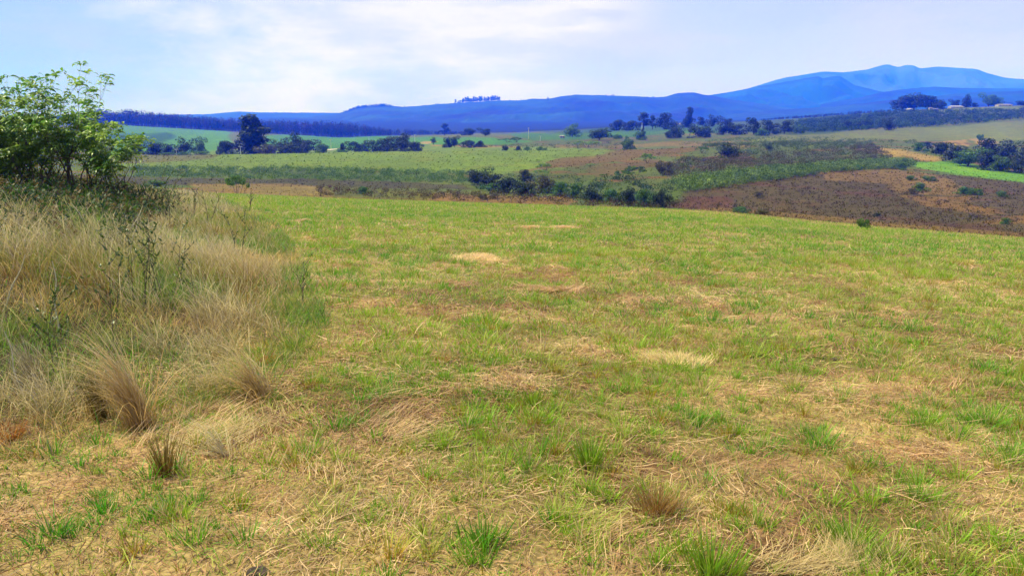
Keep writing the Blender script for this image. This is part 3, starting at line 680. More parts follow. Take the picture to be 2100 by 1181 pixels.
weed(230, 720, .85, 'tall leafy weed in front of the arching grass at left', lean=(.02, 0))
weed(118, 780, .7, 'leafy weed with drooping leaves beside the grey-green tussock', lean=(.1, 0), leafy=1.)
weed(430, 470, .8, 'brown weed on the crest of the bank beside the far tan strip', leafy=.3)
weed(345, 480, 1.05, 'tall thin weed on top of the bank right of the shrubs', leafy=.5)
weed(395, 455, .7, 'short brown weed on top of the bank near its right end', leafy=.4)
weed(510, 435, .9, 'forked weed leaning right over the far left corner of the field', lean=(.3, 0), leafy=.4)
weed(410, 640, .6, 'small dark weed beside the brown hollow in the pale grass', leafy=.5)
def stalk(px, py, h, lean, label):
    X, Y = hit(px, py); z = float(H(X, Y)); V, F = [], []; n = 8
    pts = [(lean[0]*h*(t/n)+.02*h*math.sin(t*1.3), lean[1]*h*(t/n), h*t/n) for t in range(n+1)]
    tube(V, F, pts, [.006*(Y/5)*(1-.6*t/n) for t in range(n+1)], 5)
    tag(link('dry_stalk', mk_mesh('dry_stalk', V, None, None, [M_STALK], True, F), None, (X, Y, z-.02)), label, 'stalk', 'bare straw-coloured stalks')
M_STALK = noise_mat('dry_stalk', (.42, .36, .2), (.62, .55, .36), 30, .7, .2)
stalk(50, 830, .5, (-.1, 0), 'pale bare stalk standing straight up at the far left')
stalk(118, 690, .62, (.08, 0), 'tall straw-coloured stalk leaning slightly right at the far left')
stalk(2, 640, .5, (.55, 0), 'bare stalk slanting sharply up to the right at the left edge')
stalk(205, 500, .55, (-.55, 0), 'long bare stalk slanting up left across the dark undergrowth')
stalk(240, 520, .6, (.6, .1), 'long bare stalk slanting up right below the shrubs')
stalk(262, 530, .55, (.35, 0), 'straw stalk leaning right just below the shrub thicket')

# ---------------------------------------------------------------- tree kinds (unit height, shared meshes)
def crown_mesh(kind, seed, tone):
    g = np.random.default_rng(seed*31+len(kind)); lobes = []
    if kind == 'round':
        for _ in range(15): a = g.uniform(0, 6.28); r = g.uniform(0, .34); lobes.append((r*math.cos(a), r*math.sin(a), g.uniform(.2, .78)-.25*r, g.uniform(.13, .22), .8))
        n, s = 2300, .034
    elif kind == 'gum':
        for _ in range(20): h = g.uniform(.3, .97); a = g.uniform(0, 6.28); r = g.uniform(.02, .26)*(1.25-h); lobes.append((r*math.cos(a), r*math.sin(a), h, g.uniform(.06, .14)*(1.3-h*.5), .7))
        n, s = 1700, .028
    elif kind == 'bush':
        for _ in range(16): a = g.uniform(0, 6.28); r = g.uniform(0, .62); lobes.append((r*math.cos(a), r*math.sin(a), g.uniform(.15, .78)-.45*r*r, g.uniform(.16, .3), .8))
        n, s = 2300, .05
    elif kind == 'flat':
        for _ in range(26): a = g.uniform(0, 6.28); r = .85*math.sqrt(g.random()); lobes.append((r*math.cos(a), r*math.sin(a), .80-.28*r*r+g.uniform(-.12, .08), g.uniform(.12, .2), .42))
        n, s = 1700, .045
    elif kind == 'cypress':
        for k in range(16): h = .12+.82*k/15; lobes.append((g.normal(0, .015), g.normal(0, .015), h, max(.03, .2*(1-h)**.55*(1-.2*(h < .2))), 1.3))
        n, s = 1700, .026
    elif kind == 'tall':     # stacked irregular heads
        for k in range(40): h = .05+.92*(k+g.random())/40; a = g.uniform(0, 6.28); r = g.uniform(0, .36)*max(.12, (1.05-h))**.65; lobes.append((r*math.cos(a), r*math.sin(a), h-.04, g.uniform(.09, .16)*(1.15-h*.45), .75))
        n, s = 5200, .032
    elif kind == 'thicket':
        for _ in range(30): a = g.uniform(0, 6.28); r = .95*math.sqrt(g.random()); lobes.append((r*math.cos(a)*1.3, r*math.sin(a)*.7, g.uniform(.2, .82)-.35*r*r, g.uniform(.16, .28), .8))
        n, s = 3400, .045
    lobes = np.array(lobes); w = lobes[:, 3]**2; w /= w.sum(); li = g.choice(len(lobes), n, p=w); L = lobes[li]
    d = g.normal(0, 1, (n, 3)); d /= np.linalg.norm(d, axis=1)[:, None]; q = g.uniform(.45, 1.08, n)**.6
    P = L[:, :3]+d*(L[:, 3]*q)[:, None]*np.stack([np.ones(n), np.ones(n), L[:, 4]], 1)
    P[:, 2] = np.maximum(P[:, 2], .02)
    tones = {'dark': (alb(20, 36, 14), alb(62, 88, 34)), 'mid': (alb(44, 84, 26), alb(104, 146, 52)), 'light': (alb(84, 124, 44), alb(150, 186, 82)), 'olive': (alb(70, 68, 36), alb(116, 112, 62)), 'brown': (alb(84, 66, 46), alb(120, 96, 66))}[tone]
    lobeT = g.random(len(lobes)); t = np.clip(.25+.5*lobeT[li]+g.normal(0, .25, n), 0, 1)
    c = mixc(tones[0], tones[1], t)
    # leaf clump = bent kite facing roughly outwards
    nn = d*.8+g.normal(0, .6, (n, 3))+np.array([0, 0, .4]); nn /= np.linalg.norm(nn, axis=1)[:, None]
    a = np.cross(nn, g.normal(0, 1, (n, 3))); a /= np.linalg.norm(a, axis=1)[:, None]; b = np.cross(nn, a)
    sz = (s*g.uniform(.5, 1.5, n))[:, None]
    lo, hi = np.percentile(P, 1.5, 0), np.percentile(P, 98.5, 0); K = np.array([ASP[kind]/(hi[0]-lo[0]), ASP[kind]/(hi[1]-lo[1]), .97/hi[2]])
    if kind == 'thicket': K[1] *= .6
    P = P*K; lobes[:, :3] *= K
    V = np.stack([P-a*sz, P-b*sz*.6+nn*sz*.25, P+a*sz, P+b*sz*.6+nn*sz*.25], 1).reshape(-1, 3)
    i = np.arange(n)*4; T = np.concatenate([np.stack([i, i+1, i+3], 1), np.stack([i+1, i+2, i+3], 1)])
    return mk_mesh('crown', V, T, np.repeat(c, 4, 0), [M_CROWN]), lobes
def trunk_mesh(kind, lobes, seed, pale=False):
    r = random.Random(seed); V, F = [], []
    if kind in ('bush', 'thicket', 'flat'):
        for k in range(6):
            l = lobes[r.randrange(len(lobes))]; a = np.array([r.gauss(0, .05), r.gauss(0, .05), -.06]); b = np.array(l[:3])
            tube(V, F, [a, a*.5+b*.5+np.array([0, 0, -.08]), b], [.028, .018, .008], 5)
    else:
        top = .9 if kind in ('gum', 'tall', 'cypress') else .6
        pts = [np.array([r.gauss(0, .01)*k, r.gauss(0, .01)*k, -.05+(top+.05)*k/6]) for k in range(7)]
        w = .03 if kind != 'tall' else .035; tube(V, F, pts, [w*1.5, w, w*.85, w*.7, w*.55, w*.4, w*.2], 7)
        for k in range(9):
            l = lobes[r.randrange(len(lobes))]; z = max(.15, l[2]-.22); q = min(6, max(0, int((z+.05)/(top+.05)*6))); tube(V, F, [pts[q], (pts[q]+np.array(l[:3]))/2+np.array([0, 0, .02]), l[:3]], [w*.5, w*.35, w*.12], 4)
    return mk_mesh('trunk', V, None, None, [M_PALEBARK if pale else M_BARK], True, F)
_cache = {}
NAMES = {'round': 'broadleaf_tree', 'gum': 'gum_tree', 'bush': 'bush', 'flat': 'flat_topped_shrub', 'cypress': 'cypress_tree', 'tall': 'tall_evergreen_tree', 'thicket': 'thicket_bush'}
ASP = {'round': 1.02, 'gum': .62, 'bush': 1.65, 'flat': 2.0, 'cypress': .42, 'tall': .95, 'thicket': 2.7}
def tree(kind, tone, px, base, top, width, label, Y=None, seed=None, group=None, sink=0., name=None, cat=None):
    """stands where the photograph shows its foot; with Y given it stands at that depth"""
    seed = (int(px) % 3) if seed is None else seed; key = (kind, tone, seed)
    if key not in _cache:
        cm, lb = crown_mesh(kind, seed, tone); _cache[key] = (cm, trunk_mesh(kind, lb, seed))
    if Y is not None and px > 872 and base < 304: Y = None
    if Y is None: X, Y = hit(px, base, 30, 1250); Y = Y if Y < 1249 else (905 if px > 1690 else 1170)
    if Y: X = at(px, base, Y)[0]
    zg = float(H(X, Y)); z = zg if Y is None else zg
    ztop = at(px, top, Y)[2]; h = max(ztop-z, .4); wid = width/F_PX*Y
    sxy = wid/ASP[kind]
    is_b = kind in ('bush', 'flat', 'thicket')
    root = tag(link(name or NAMES[kind], None, None, (X, Y, z-.02*h), random.Random(px*3+base).uniform(-.5, .5) if kind == 'thicket' else random.Random(px*3+base).uniform(0, 6.28), (sxy, sxy, h)), label, cat or ('bush' if is_b else 'tree'), group)
    link('foliage' if is_b else 'crown', _cache[key][0], root); link('stems' if is_b else 'trunk', _cache[key][1], root)
    return root
GV = 'trees behind the crest of the far green slope'
T = tree
# behind the far green slope, left
T('bush','dark',283,316,291,42,'dark bushy tree behind the right side of the foreground shrubs',365)
T('bush','dark',318,317,292,40,'dark low tree left of the round dark tree below the bright green field',372)
T('bush','dark',346,317,296,34,'smaller dark bush touching the left side of the round dark tree',368)
T('round','dark',379,318,283,40,'round dark tree in front of the bright green field at left',360)
T('round','mid',412,317,281,28,'small mid-green pointed tree right of the round dark tree',366)
T('thicket','mid',398,321,310,60,'low pale-green flat bush in front of the round dark tree',300,name='low_bush')
T('flat','mid',345,332,313,34,'flat-topped green shrub on the brown grass far left of the slope',290)
T('bush','dark',462,317,289,34,'dark bush at the left foot of the tallest dark tree',380)
T('tall','dark',519,318,237,86,'tallest dark evergreen, a big stacked crown rising above the wood behind',385,seed=1)
T('bush','olive',548,318,296,44,'brownish bush at the foot of the tallest dark evergreen',360)
T('round','dark',580,317,284,44,'dark grove tree immediately right of the tallest dark evergreen',378)
T('round','dark',610,317,272,34,'dark grove tree whose head stands above its neighbours',384)
T('round','dark',630,317,287,50,'rounded dark tree near the right end of the left grove',374)
T('bush','dark',602,318,292,60,'wide dark bush filling the front of the left grove',362)
T('bush','mid',660,316,295,26,'small bush closing the right end of the left grove',370)
T('bush','dark',703,316,294,18,'small bush at the left end of the middle grove beside the track',376)
T('round','dark',729,315,290,36,'round dark tree at the left end of the middle grove',372)
T('thicket','dark',775,314,286,70,'long dark tree mass in the left half of the middle grove',378)
T('round','dark',795,314,280,44,'dark tree in the centre of the middle grove',384)
T('gum','dark',829,312,272,26,'slim dark tree poking out above the middle grove',392)
T('round','dark',826,312,281,50,'dark domed tree right of centre in the middle grove',380)
T('bush','dark',850,311,291,44,'low dark bush tapering off the right end of the middle grove',372)
T('bush','mid',700,318,308,30,'low green bush in front of the middle grove',350)
# middle distance
T('gum','mid',889,297,281,12,'small slim green tree on the green field right of the middle grove',470)
T('bush','dark',919,303,282,22,'dark left half of a pair of small trees above the green slope',430)
T('round','dark',932,303,278,17,'dark taller right half of a pair of small trees above the green slope',432)
T('bush','dark',962,303,288,36,'dark low bush right of the pair of small trees',430)
T('bush','dark',985,302,289,22,'small dark bush joined to the end of the low bush',428)
T('bush','dark',1035,309,299,14,'small dark dot-like bush left on the brown grass behind the slope',335)
T('bush','dark',1063,309,300,18,'small dark bush with ragged top on the brown grass',335)
T('bush','mid',1082,308,301,16,'small green bush right of the ragged dark one',335)
T('bush','mid',1109,307,301,20,'low green mound bush on the brown grass',335)
T('gum','dark',912,276,253,22,'tall blue-dark tree in front of the wooded ridge, left of centre',1180)
T('bush','dark',960,278,264,28,'dark bushy tree right of the tall blue-dark one',1150)
T('round','dark',995,280,262,24,'round dark tree in the hedge line below the ridge',1150)
T('flat','mid',1040,292,284,40,'wide flat-topped bush on the green field below the ridge',520)
T('flat','mid',1058,292,281,22,'small flat-topped tree beside the wide flat bush',520)
T('round','mid',1174,281,254,32,'round mid-green tree standing alone on the far green field',640)
T('round','dark',1229,288,262,46,'large round almost black tree right of centre',560)
T('flat','light',1203,303,289,52,'umbrella-shaped pale shrub on a short bare trunk in tan grass',340)
T('bush','mid',1290,304,286,30,'grey-green bush standing on the brown grass right of the umbrella shrub',330)
T('gum','mid',1285,304,278,12,'thin taller stem tree in the grey-green bush',333)
T('bush','mid',1312,287,270,26,'green bush behind the grey-green bush',480)
T('gum','dark',1318,287,263,10,'slim dark tree beside the pale power pole at centre right',480)
T('bush','mid',1265,285,276,24,'low mid-green bush beside the large round almost black tree',520)
# line of trees below the ridge, centre right
T('bush','dark',1268,268,246,34,'dark hedge tree at the left end of the blue tree line',900)
T('bush','dark',1295,268,248,34,'second dark hedge tree of the blue tree line',900)
T('gum','dark',1320,266,230,30,'tall blue gum with a rounded head in the blue tree line',960)
T('gum','dark',1338,266,236,16,'narrow gum between the two tallest heads of the blue tree line',960)
T('round','dark',1362,266,231,34,'broad tall gum right of the rounded gum in the blue tree line',960)
T('bush','dark',1380,266,250,24,'low blue bush at the right foot of the broad tall gum',940)
T('gum','dark',1413,262,219,20,'tallest narrow gum standing alone against the ridge',1000,seed=2)
T('bush','dark',1408,262,244,32,'blue bush under the tallest narrow gum',980)
T('round','dark',1440,260,240,22,'faint blue tree right of the tallest narrow gum',1010)
T('round','dark',1462,260,236,26,'broad blue tree further right of the tallest narrow gum',1000)
T('round','dark',1490,260,241,22,'last blue tree of the faint line before the dark groves',1020)
T('thicket','dark',1412,283,259,88,'long dark grove in front of the small green field',520)
T('bush','dark',1385,283,264,30,'dark bush at the left end of the long dark grove',500)
T('bush','dark',1447,281,261,30,'dark bush at the right end of the long dark grove',515)
T('round','dark',1483,277,250,32,'dark tree left of the pair in the right grove',560)
T('bush','dark',1506,277,254,38,'dark bushy tree in the middle of the right grove',560)
T('round','dark',1545,277,241,27,'tall dark oval tree in the right grove',560)
T('round','dark',1578,276,246,30,'dark round tree right of the tall oval tree',570)
T('round','dark',1608,275,246,36,'large dark round tree at the right end of the right grove',570)
T('bush','mid',1560,279,264,30,'green bush between the tall oval tree and the round one',545)
T('bush','mid',1640,274,256,22,'ragged green bush just right of the right grove',560)
# slope bushes, centre right
T('round','dark',1493,326,293,44,'dark ragged-topped tree on the scrubby slope right of centre',238,seed=1)
T('round','dark',1576,312,294,17,'small round dark tree alone above the scrub band',270)
T('flat','mid',1440,316,301,26,'pale green low shrub left of the dark ragged tree',262)
T('flat','light',1327,335,315,27,'small pale green umbrella tree on the brown-streaked slope',None)
T('flat','mid',1302,368,340,40,'larger green umbrella shrub on the near slope',None)
T('flat','mid',1279,370,349,36,'lower green umbrella shrub touching the larger one on its left',None)
T('flat','light',1211,343,335,18,'tiny pale umbrella shrub on the brown streak',None)
T('flat','mid',1236,364,357,14,'tiny green shrub in the grass left of the umbrella shrubs',None)
T('bush','olive',1362,359,331,36,'brownish bush at the left end of the scrub band',None)
T('flat','light',1117,352,335,30,'pale feathery shrub behind the dark domed gully bush',None)
T('flat','light',1105,334,328,14,'tiny pale shrub on the far green slope',None)
T('flat','light',1110,362,349,34,'pale green shrub between the dark bushes of the gully',None)
# gully
T('round','dark',980,380,343,46,'dark domed bush, the largest at the left end of the gully',None)
T('bush','dark',1005,384,356,52,'dark bush sloping down from the right of the domed gully bush',None)
T('round','dark',1077,376,347,28,'dark upright bush standing above the gully thicket',None)
T('bush','dark',1040,396,364,52,'dark green bush in the left half of the gully thicket',None)
T('bush','olive',1112,396,362,54,'brown-green bush in the middle of the gully thicket',None)
T('bush','dark',1075,402,376,46,'low dark bush at the front of the gully thicket',None)
T('bush','mid',1150,402,374,44,'mid-green bush right of the middle of the gully thicket',None)
T('bush','mid',1010,392,376,40,'bright mid-green bush in front of the domed gully bush',None)
T('bush','mid',1180,406,376,40,'green bush left of the dark rounded one in the gully',None)
T('round','dark',1213,414,379,44,'dark rounded bush at the right of the gully thicket',None)
T('bush','mid',1252,414,388,44,'green bush right of the dark rounded gully bush',None)
T('bush','dark',1290,422,388,44,'dark bush low in the right part of the gully',None)
T('bush','mid',1322,424,388,44,'mixed green bush near the right end of the gully',None)
T('bush','dark',1355,426,392,36,'dark bush closing the right end of the gully beside the brown slope',None)
T('bush','olive',990,410,397,20,'small brown bush on the tan strip below the gully thicket',None)
T('bush','olive',1013,408,396,18,'dry brown bush standing on the tan grass strip',None)
T('bush','mid',745,398,383,30,'green leafy weedbush on the tan strip left of centre',None)
T('flat','light',487,395,358,42,'thin pale sapling with a flat head at the far left corner of the field',75)
T('bush','mid',318,382,370,46,'low bright green bush just right of the foreground shrubs',None)
# brown slope, right
for a in ((1770,471,463,26,'mid','low green bush on the very edge of the green field at right'),
          (1800,444,437,14,'dark','small dark green bush in the middle of the brown slope'),
          (1885,392,375,34,'mid','green bush on the tan patch of the brown slope'),
          (1866,370,360,20,'mid','small green bush at the top right of the tan patch'),
          (1905,371,361,26,'mid','green bush at the right of the tan patch near the bright strip'),
          (1848,348,333,30,'mid','bright green bush above the tan patch'),
          (1855,341,326,18,'mid','small bush behind the bright green one above the tan patch'),
          (1757,349,338,20,'mid','small green bush at the left top of the tan patch'),
          (1975,398,383,30,'mid','green bush below the bright green strip'),
          (1998,400,386,28,'mid','second green bush below the bright green strip'),
          (2062,460,447,20,'mid','green bush low on the brown slope near the right edge'),
          (2055,404,392,22,'mid','green bush high on the brown slope near the right edge'),
          (1870,398,386,24,'olive','brownish bush under the tan patch on the right slope'),
          (1555,404,393,22,'olive','brownish bush in the middle left of the brown slope'),
          (1520,437,424,34,'mid','wide green bush at the near edge of the brown slope'),
          (1560,440,429,30,'olive','brown bush beside the wide green one at the near edge')):
    T('bush', a[4], a[0], a[1], a[2], a[3], a[5], None)
# grove at the right edge
GR = [('bush','dark',1930,318,292,52,'dark bush at the left end of the grove by the right edge',285),
 ('round','dark',1962,330,300,50,'dark round tree in the left part of the right-edge grove',250),
 ('round','mid',1985,338,303,56,'greener round tree at the front of the right-edge grove',240),
 ('round','dark',2022,330,283,44,'tallest tree of the right-edge grove, standing behind',275),
 ('round','dark',2062,335,288,56,'dark broad tree at the back of the right-edge grove',270),
 ('bush','dark',2030,350,312,58,'dark bush in the middle front of the right-edge grove',232),
 ('round','mid',2050,352,320,40,'mid-green tree low in the right-edge grove',228),
 ('round','dark',2092,360,312,54,'almost black tree cut by the right edge',225),
 ('bush','dark',2110,345,295,60,'dark tree mass behind the almost black one at the right edge',262),
 ('bush','dark',1900,300,291,26,'small dark bush left of the right-edge grove',330),
 ('bush','mid',2010,288,276,14,'small spiky green bush above the right-edge grove',350),
 ('bush','mid',1885,309,293,30,'low green bush in front of the small dark bush left of the grove',300)]
for g in GR: T(*g)
# hilltop with farm
HT = [('round','dark',1851,226,196,46,'leftmost of the three great round trees on the hilltop',700),
 ('round','dark',1874,226,192,50,'middle and highest of the three great round trees on the hilltop',705),
 ('round','dark',1905,225,196,48,'rightmost of the three great round trees on the hilltop',710),
 ('bush','dark',1928,225,208,22,'low round tree at the right foot of the three great trees',705),
 ('round','dark',1958,218,203,18,'small round tree behind the long farmhouse roof',740),
 ('cypress','dark',1982,219,194,17,'dark pointed cypress on the hilltop beside the long roof',700),
 ('bush','dark',1998,219,211,11,'small dark bush right of the pointed cypress',700),
 ('round','mid',2027,218,191,28,'green oval tree right of the pointed cypress on the hilltop',700),
 ('round','mid',2043,218,200,22,'paler tree half behind the green oval one',720),
 ('bush','dark',2097,217,207,28,'dark bush on the hilltop at the right edge',700)]
for g in HT: T(*g)
T('round','dark',1822,268,242,24,'dark tree standing in the scrub below the hilltop',590)
T('bush','dark',1738,264,249,20,'small dark tree in the scrub left of the dark standing tree',600)
T('bush','dark',1772,264,247,34,'wide dark bush in the scrub between two small trees',600)
# row of thin trees on the ridge crest
def RL(k):
    if k == 0: return 'small separate tree at the left end of the row on the ridge crest'
    if k < 5: return 'short thin tree in the low left part of the row on the ridge crest'
    if k > 22: return 'tall thin tree in the high right end of the row on the ridge crest'
    return 'thin tree in the middle of the row on the ridge crest'
for k in range(27):
    px = 934+k*3.45+random.uniform(-1.2, 1.2); ht = [8, 3, 5, 6, 7][k] if k < 5 else random.uniform(8, 12)
    Y = 4960; base = float(np.interp(px, [930, 1020, 1030], [212.5, 207.5, 207])); 
    key = ('gum', 'dark', k % 3)
    if key not in _cache:
        cm, lb = crown_mesh('gum', k % 3, 'dark'); _cache[key] = (cm, trunk_mesh('gum', lb, k % 3))
    X, _, z = at(px, base+1.5, Y); h = (ht+1.5)/F_PX*Y
    root = tag(link('ridge_tree', None, None, (X, Y, z), random.uniform(0, 6), (h*.8, h*.8, h)), 'tree', 'tree', 'row of thin trees on the ridge crest'); root['label'] = RL(k)
    link('crown', _cache[key][0], root); link('trunk', _cache[key][1], root)

# ---------------------------------------------------------------- woods and scrub nobody could count
def mass(name, pts, label, cat, tones, leaf, nleaf, trunks=False, asp=.5, zlo=.1):
    """pts: rows of X, Y, height, width; every plant a loose cloud of leaf clumps"""
    g = np.random.default_rng(len(pts)+3); pts = np.asarray(pts); m = len(pts); idx = np.repeat(np.arange(m), nleaf); n = len(idx)
    d = g.normal(0, 1, (n, 3)); d /= np.linalg.norm(d, axis=1)[:, None]; q = g.uniform(.3, 1, n)**.5
    Hh, Wd = pts[idx, 2], pts[idx, 3]; z0 = (pts[:, 4] if pts.shape[1] > 4 else H(pts[:, 0], pts[:, 1]))[idx]
    u = d*q[:, None]
    P = np.stack([pts[idx, 0]+u[:, 0]*Wd/2, pts[idx, 1]+u[:, 1]*Wd/2, z0+Hh*(zlo+(1-zlo)*(.5+.5*u[:, 2]))], 1)
    t = np.clip(g.random(m)[idx]*.7+.15+g.normal(0, .2, n), 0, 1); c = mixc(tones[0], tones[1], t)
    if len(tones) > 2: k = g.random(m)[idx] < .22; c = np.where(k[:, None], tones[2][None]*g.uniform(.7, 1.2, n)[:, None], c)
    nn = d*.7+g.normal(0, .6, (n, 3))+np.array([0, 0, .4]); nn /= np.linalg.norm(nn, axis=1)[:, None]
    a = np.cross(nn, g.normal(0, 1, (n, 3))); a /= np.linalg.norm(a, axis=1)[:, None]; b = np.cross(nn, a); sz = (leaf*np.minimum(Wd, Hh)*g.uniform(.5, 1.5, n))[:, None]
    V = np.stack([P-a*sz, P-b*sz*.6+nn*sz*.25, P+a*sz, P+b*sz*.6+nn*sz*.25], 1).reshape(-1, 3); i = np.arange(n)*4
    T_ = np.concatenate([np.stack([i, i+1, i+3], 1), np.stack([i+1, i+2, i+3], 1)]); Cc = np.repeat(c, 4, 0)
    if trunks:
        zt = H(pts[:, 0], pts[:, 1]); w = pts[:, 2]*.013+.1
        A = np.stack([pts[:, 0], pts[:, 1], zt-.5], 1); tv = []
        for k in range(3):
            o = np.stack([np.cos(2.09*k)*w, np.sin(2.09*k)*w, w*0], 1); tv += [A+o]
        tv.append(A+np.stack([w*0, w*0, pts[:, 2]*.85], 1)); tv = np.stack(tv, 1).reshape(-1, 3); j = len(V)+np.arange(m)*4
        T_ = np.concatenate([T_, np.stack([j, j+1, j+3], 1), np.stack([j+1, j+2, j+3], 1), np.stack([j+2, j, j+3], 1)])
        V = np.concatenate([V, tv]); Cc = np.concatenate([Cc, np.repeat(alb(120, 104, 84)[None], m*4, 0)])
    lm = Cc.mean(1)[:, None]; Cc = np.clip(lm+(Cc-lm)*1.3, .002, 1)
    return tag(link(name, mk_mesh(name, V, T_, Cc, [M_CROWN])), label, cat, kind='stuff')
def poly_pts(poly, n, y0=40, y1=2400, hmin=2, hmax=3, wr=(.8, 1.2), dens=None, depth=None):
    """scatter over the patch of ground whose outline in the photograph is poly"""
    poly = np.array(poly, float); g = np.random.default_rng(int(poly.sum()) % 9973); out = []
    x0, x1 = poly[:, 0].min(), poly[:, 0].max(); a0, a1 = poly[:, 1].min(), poly[:, 1].max()
    # sample the ground in depth and bearing, keep what projects inside the outline
    ys = []
    for px in np.linspace(x0, x1, 12):
        for py in (a0, a1):
            try: ys.append(hit(px, py, 30, 2400)[1])
            except Exception: pass
    lo, hi = (depth if depth else (max(y0, min(ys)*.9), min(y1, max(ys)*1.1)))
    for _ in range(60):
        Y = np.sqrt(g.uniform(lo*lo, hi*hi, 20000)); R = g.uniform(ray(x0, 300)[0], ray(x1, 300)[0], 20000); X = R*Y; Z = H(X, Y); px, py = proj(X, Y, Z)
        k = pip(px+(fbm(X/9, Y/9, 3)-.5)*20, py+(fbm(X/9+5, Y/9, 3)-.5)*4, poly)
        if dens is not None: k &= g.random(20000) < dens(X, Y)
        for x, y in zip(X[k], Y[k]): out.append((x, y))
        if len(out) > n: break
    out = np.array(out[:n]) if out else np.zeros((0, 2)); m = len(out); hh = g.uniform(hmin, hmax, m)
    return np.column_stack([out, hh, hh*g.uniform(*wr, m)])
DK, MD, BR = alb(14, 26, 16), alb(44, 62, 30), alb(62, 46, 40)
# the dark wood at left: base line below, tree height from the photograph's skyline
def wood(crest, base, Y0, Y1, n, hh, name, label, seed, w=.42):
    g = np.random.default_rng(seed); px = g.uniform(crest[0][0], crest[-1][0], n); Y = g.uniform(Y0, Y1, n)
    top = np.interp(px, [c[0] for c in crest], [c[1] for c in crest]); X = np.array([ray(p, 250)[0] for p in px])*Y
    ztop = EYE+(np.array([ray(0, t)[1] for t in top]))*Y; zg = H(X, Y); h = (ztop-zg)
    f = (Y-Y0)/(Y1-Y0); h = h*g.uniform(.72, 1.04, n)*(.86+.14*f); k = h > 3
    return np.column_stack([X, Y, h, np.clip(h*w, 4, 14)*g.uniform(.7, 1.2, n)])[k]
W1 = wood([(180,222),(270,223),(300,226),(350,229),(400,234),(450,238),(500,242),(560,243),(620,245),(680,247),(740,250),(770,258),(800,264)], None, 1210, 1380, 900, 0, '', '', 1)
mass('dark_wood', W1, 'dark bluish far-off wood stretching behind the green fields at left', 'woodland', (DK, MD*.8, BR), .085, 110, True)
W2 = wood([(780,263),(830,262),(880,265),(900,268),(960,269),(1040,272),(1110,273)], None, 1230, 1400, 260, 0, '', '', 2)
mass('hedge_wood', W2, 'thin dark hedge of far-off trees along the foot of the blue ridge', 'woodland', (DK, MD*.8, BR), .09, 90, True)
W3 = wood([(1110,272),(1200,266),(1300,258),(1420,252),(1500,248),(1600,240),(1660,234),(1760,226),(1850,222)], None, 1190, 1400, 520, 0, '', '', 3)
mass('far_wood', W3, 'far-off bluish trees merging along the foot of the ridge at right', 'woodland', (DK, MD*.8, BR), .09, 80, True)
W4 = []
for cr, n_, hm in (([(700,233),(715,228),(732,221),(762,217.5),(790,216.5),(806,218.5)], 130, 4), ([(1236,197),(1262,198)], 7, 4), ([(1284,199),(1292,199)], 3, 2.5), ([(1322,200),(1344,201)], 7, 3), ([(893,215),(900,214.5)], 3, 4), ([(1118,204),(1134,203)], 6, 4), ([(806,219),(1180,196)], 14, 1.6)):
    g = np.random.default_rng(n_); px = g.uniform(cr[0][0], cr[-1][0], n_); Y = g.uniform(4860, 4995, n_); yy = np.interp(px, [c[0] for c in cr], [c[1] for c in cr])
    if n_ == 14: yy = np.interp(px, [806, 860, 930, 1020, 1090, 1125, 1180], [218.5, 217.5, 212.5, 207, 203.5, 203.5, 195.5])
    hh = (hm+2)/F_PX*Y*g.uniform(.5, 1.1, n_); W4 += [(ray(p, y)[0]*Yk, Yk, h, h*.9, EYE+ray(p, y+2.5)[1]*Yk) for p, y, Yk, h in zip(px, yy, Y, hh)]
mass('crest_wood', W4, 'blue far-off wood and scattered trees along the crest of the ridge', 'woodland', (DK, MD*.8, BR), .1, 60)
# scrub
SC = (alb(72, 88, 42)*0.72, alb(106, 124, 62)*0.72, alb(124, 142, 82)*0.72); SCD = (alb(24, 46, 20)*0.8, alb(62, 96, 40)*0.8, alb(84, 112, 54)*0.8)
SG = (alb(76, 104, 40)*0.78, alb(118, 144, 60)*0.78, alb(144, 166, 90)*0.78)
p = poly_pts([(270,346),(560,346),(900,352),(960,358),(960,378),(700,372),(430,366),(270,364)], 900, hmin=.4, hmax=1.3, wr=(1.4, 2.6))
mass('low_green_scrub', p, 'low bright green scrub in a long band along the foot of the far slope', 'scrub', SG, .11, 60)
p = poly_pts([(960,358),(1380,372),(1400,398),(1375,424),(1180,410),(960,388)], 190, hmin=.5, hmax=1.3, wr=(1.2, 2.2))
mass('gully_scrub', p, 'tangled green scrub filling the gully between the named bushes', 'scrub', SCD, .10, 80)
p = poly_pts([(1380,374),(1500,358),(1690,338),(1860,330),(1890,342),(1700,356),(1560,376),(1400,398)], 900, hmin=.8, hmax=1.9, wr=(1.3, 2.4))
mass('band_scrub', p, 'long band of light green scrub above the brown slope', 'scrub', SG, .10, 70)
p = poly_pts([(1350,350),(1400,330),(1520,322),(1640,312),(1780,300),(1830,318),(1820,334),(1640,346),(1500,356),(1380,366)], 800, hmin=.6, hmax=1.8, wr=(1.3, 2.6))
mass('olive_scrub', p, 'olive and brownish scrub on the slope behind the light green band', 'scrub', (alb(84, 80, 44)*.7, alb(114, 112, 62)*.7, alb(100, 124, 64)*.7), .10, 60)
p = poly_pts([(1440,300),(1560,296),(1760,292),(1800,300),(1640,314),(1500,322)], 500, hmin=.6, hmax=1.6, wr=(1.5, 2.6))
mass('upper_scrub', p, 'green scrub on the upper slope around the small round dark tree', 'scrub', SC, .11, 60)
p = poly_pts([(1620,274),(1640,250),(1760,238),(1850,230),(2110,226),(2110,244),(1980,256),(1800,268)], 1900, hmin=2.0, hmax=4.2, wr=(1.2, 2.0), depth=(520, 900))
mass('hillside_scrub', p, 'dark bluish scrub covering the hillside below the farm', 'scrub', SCD, .10, 60)
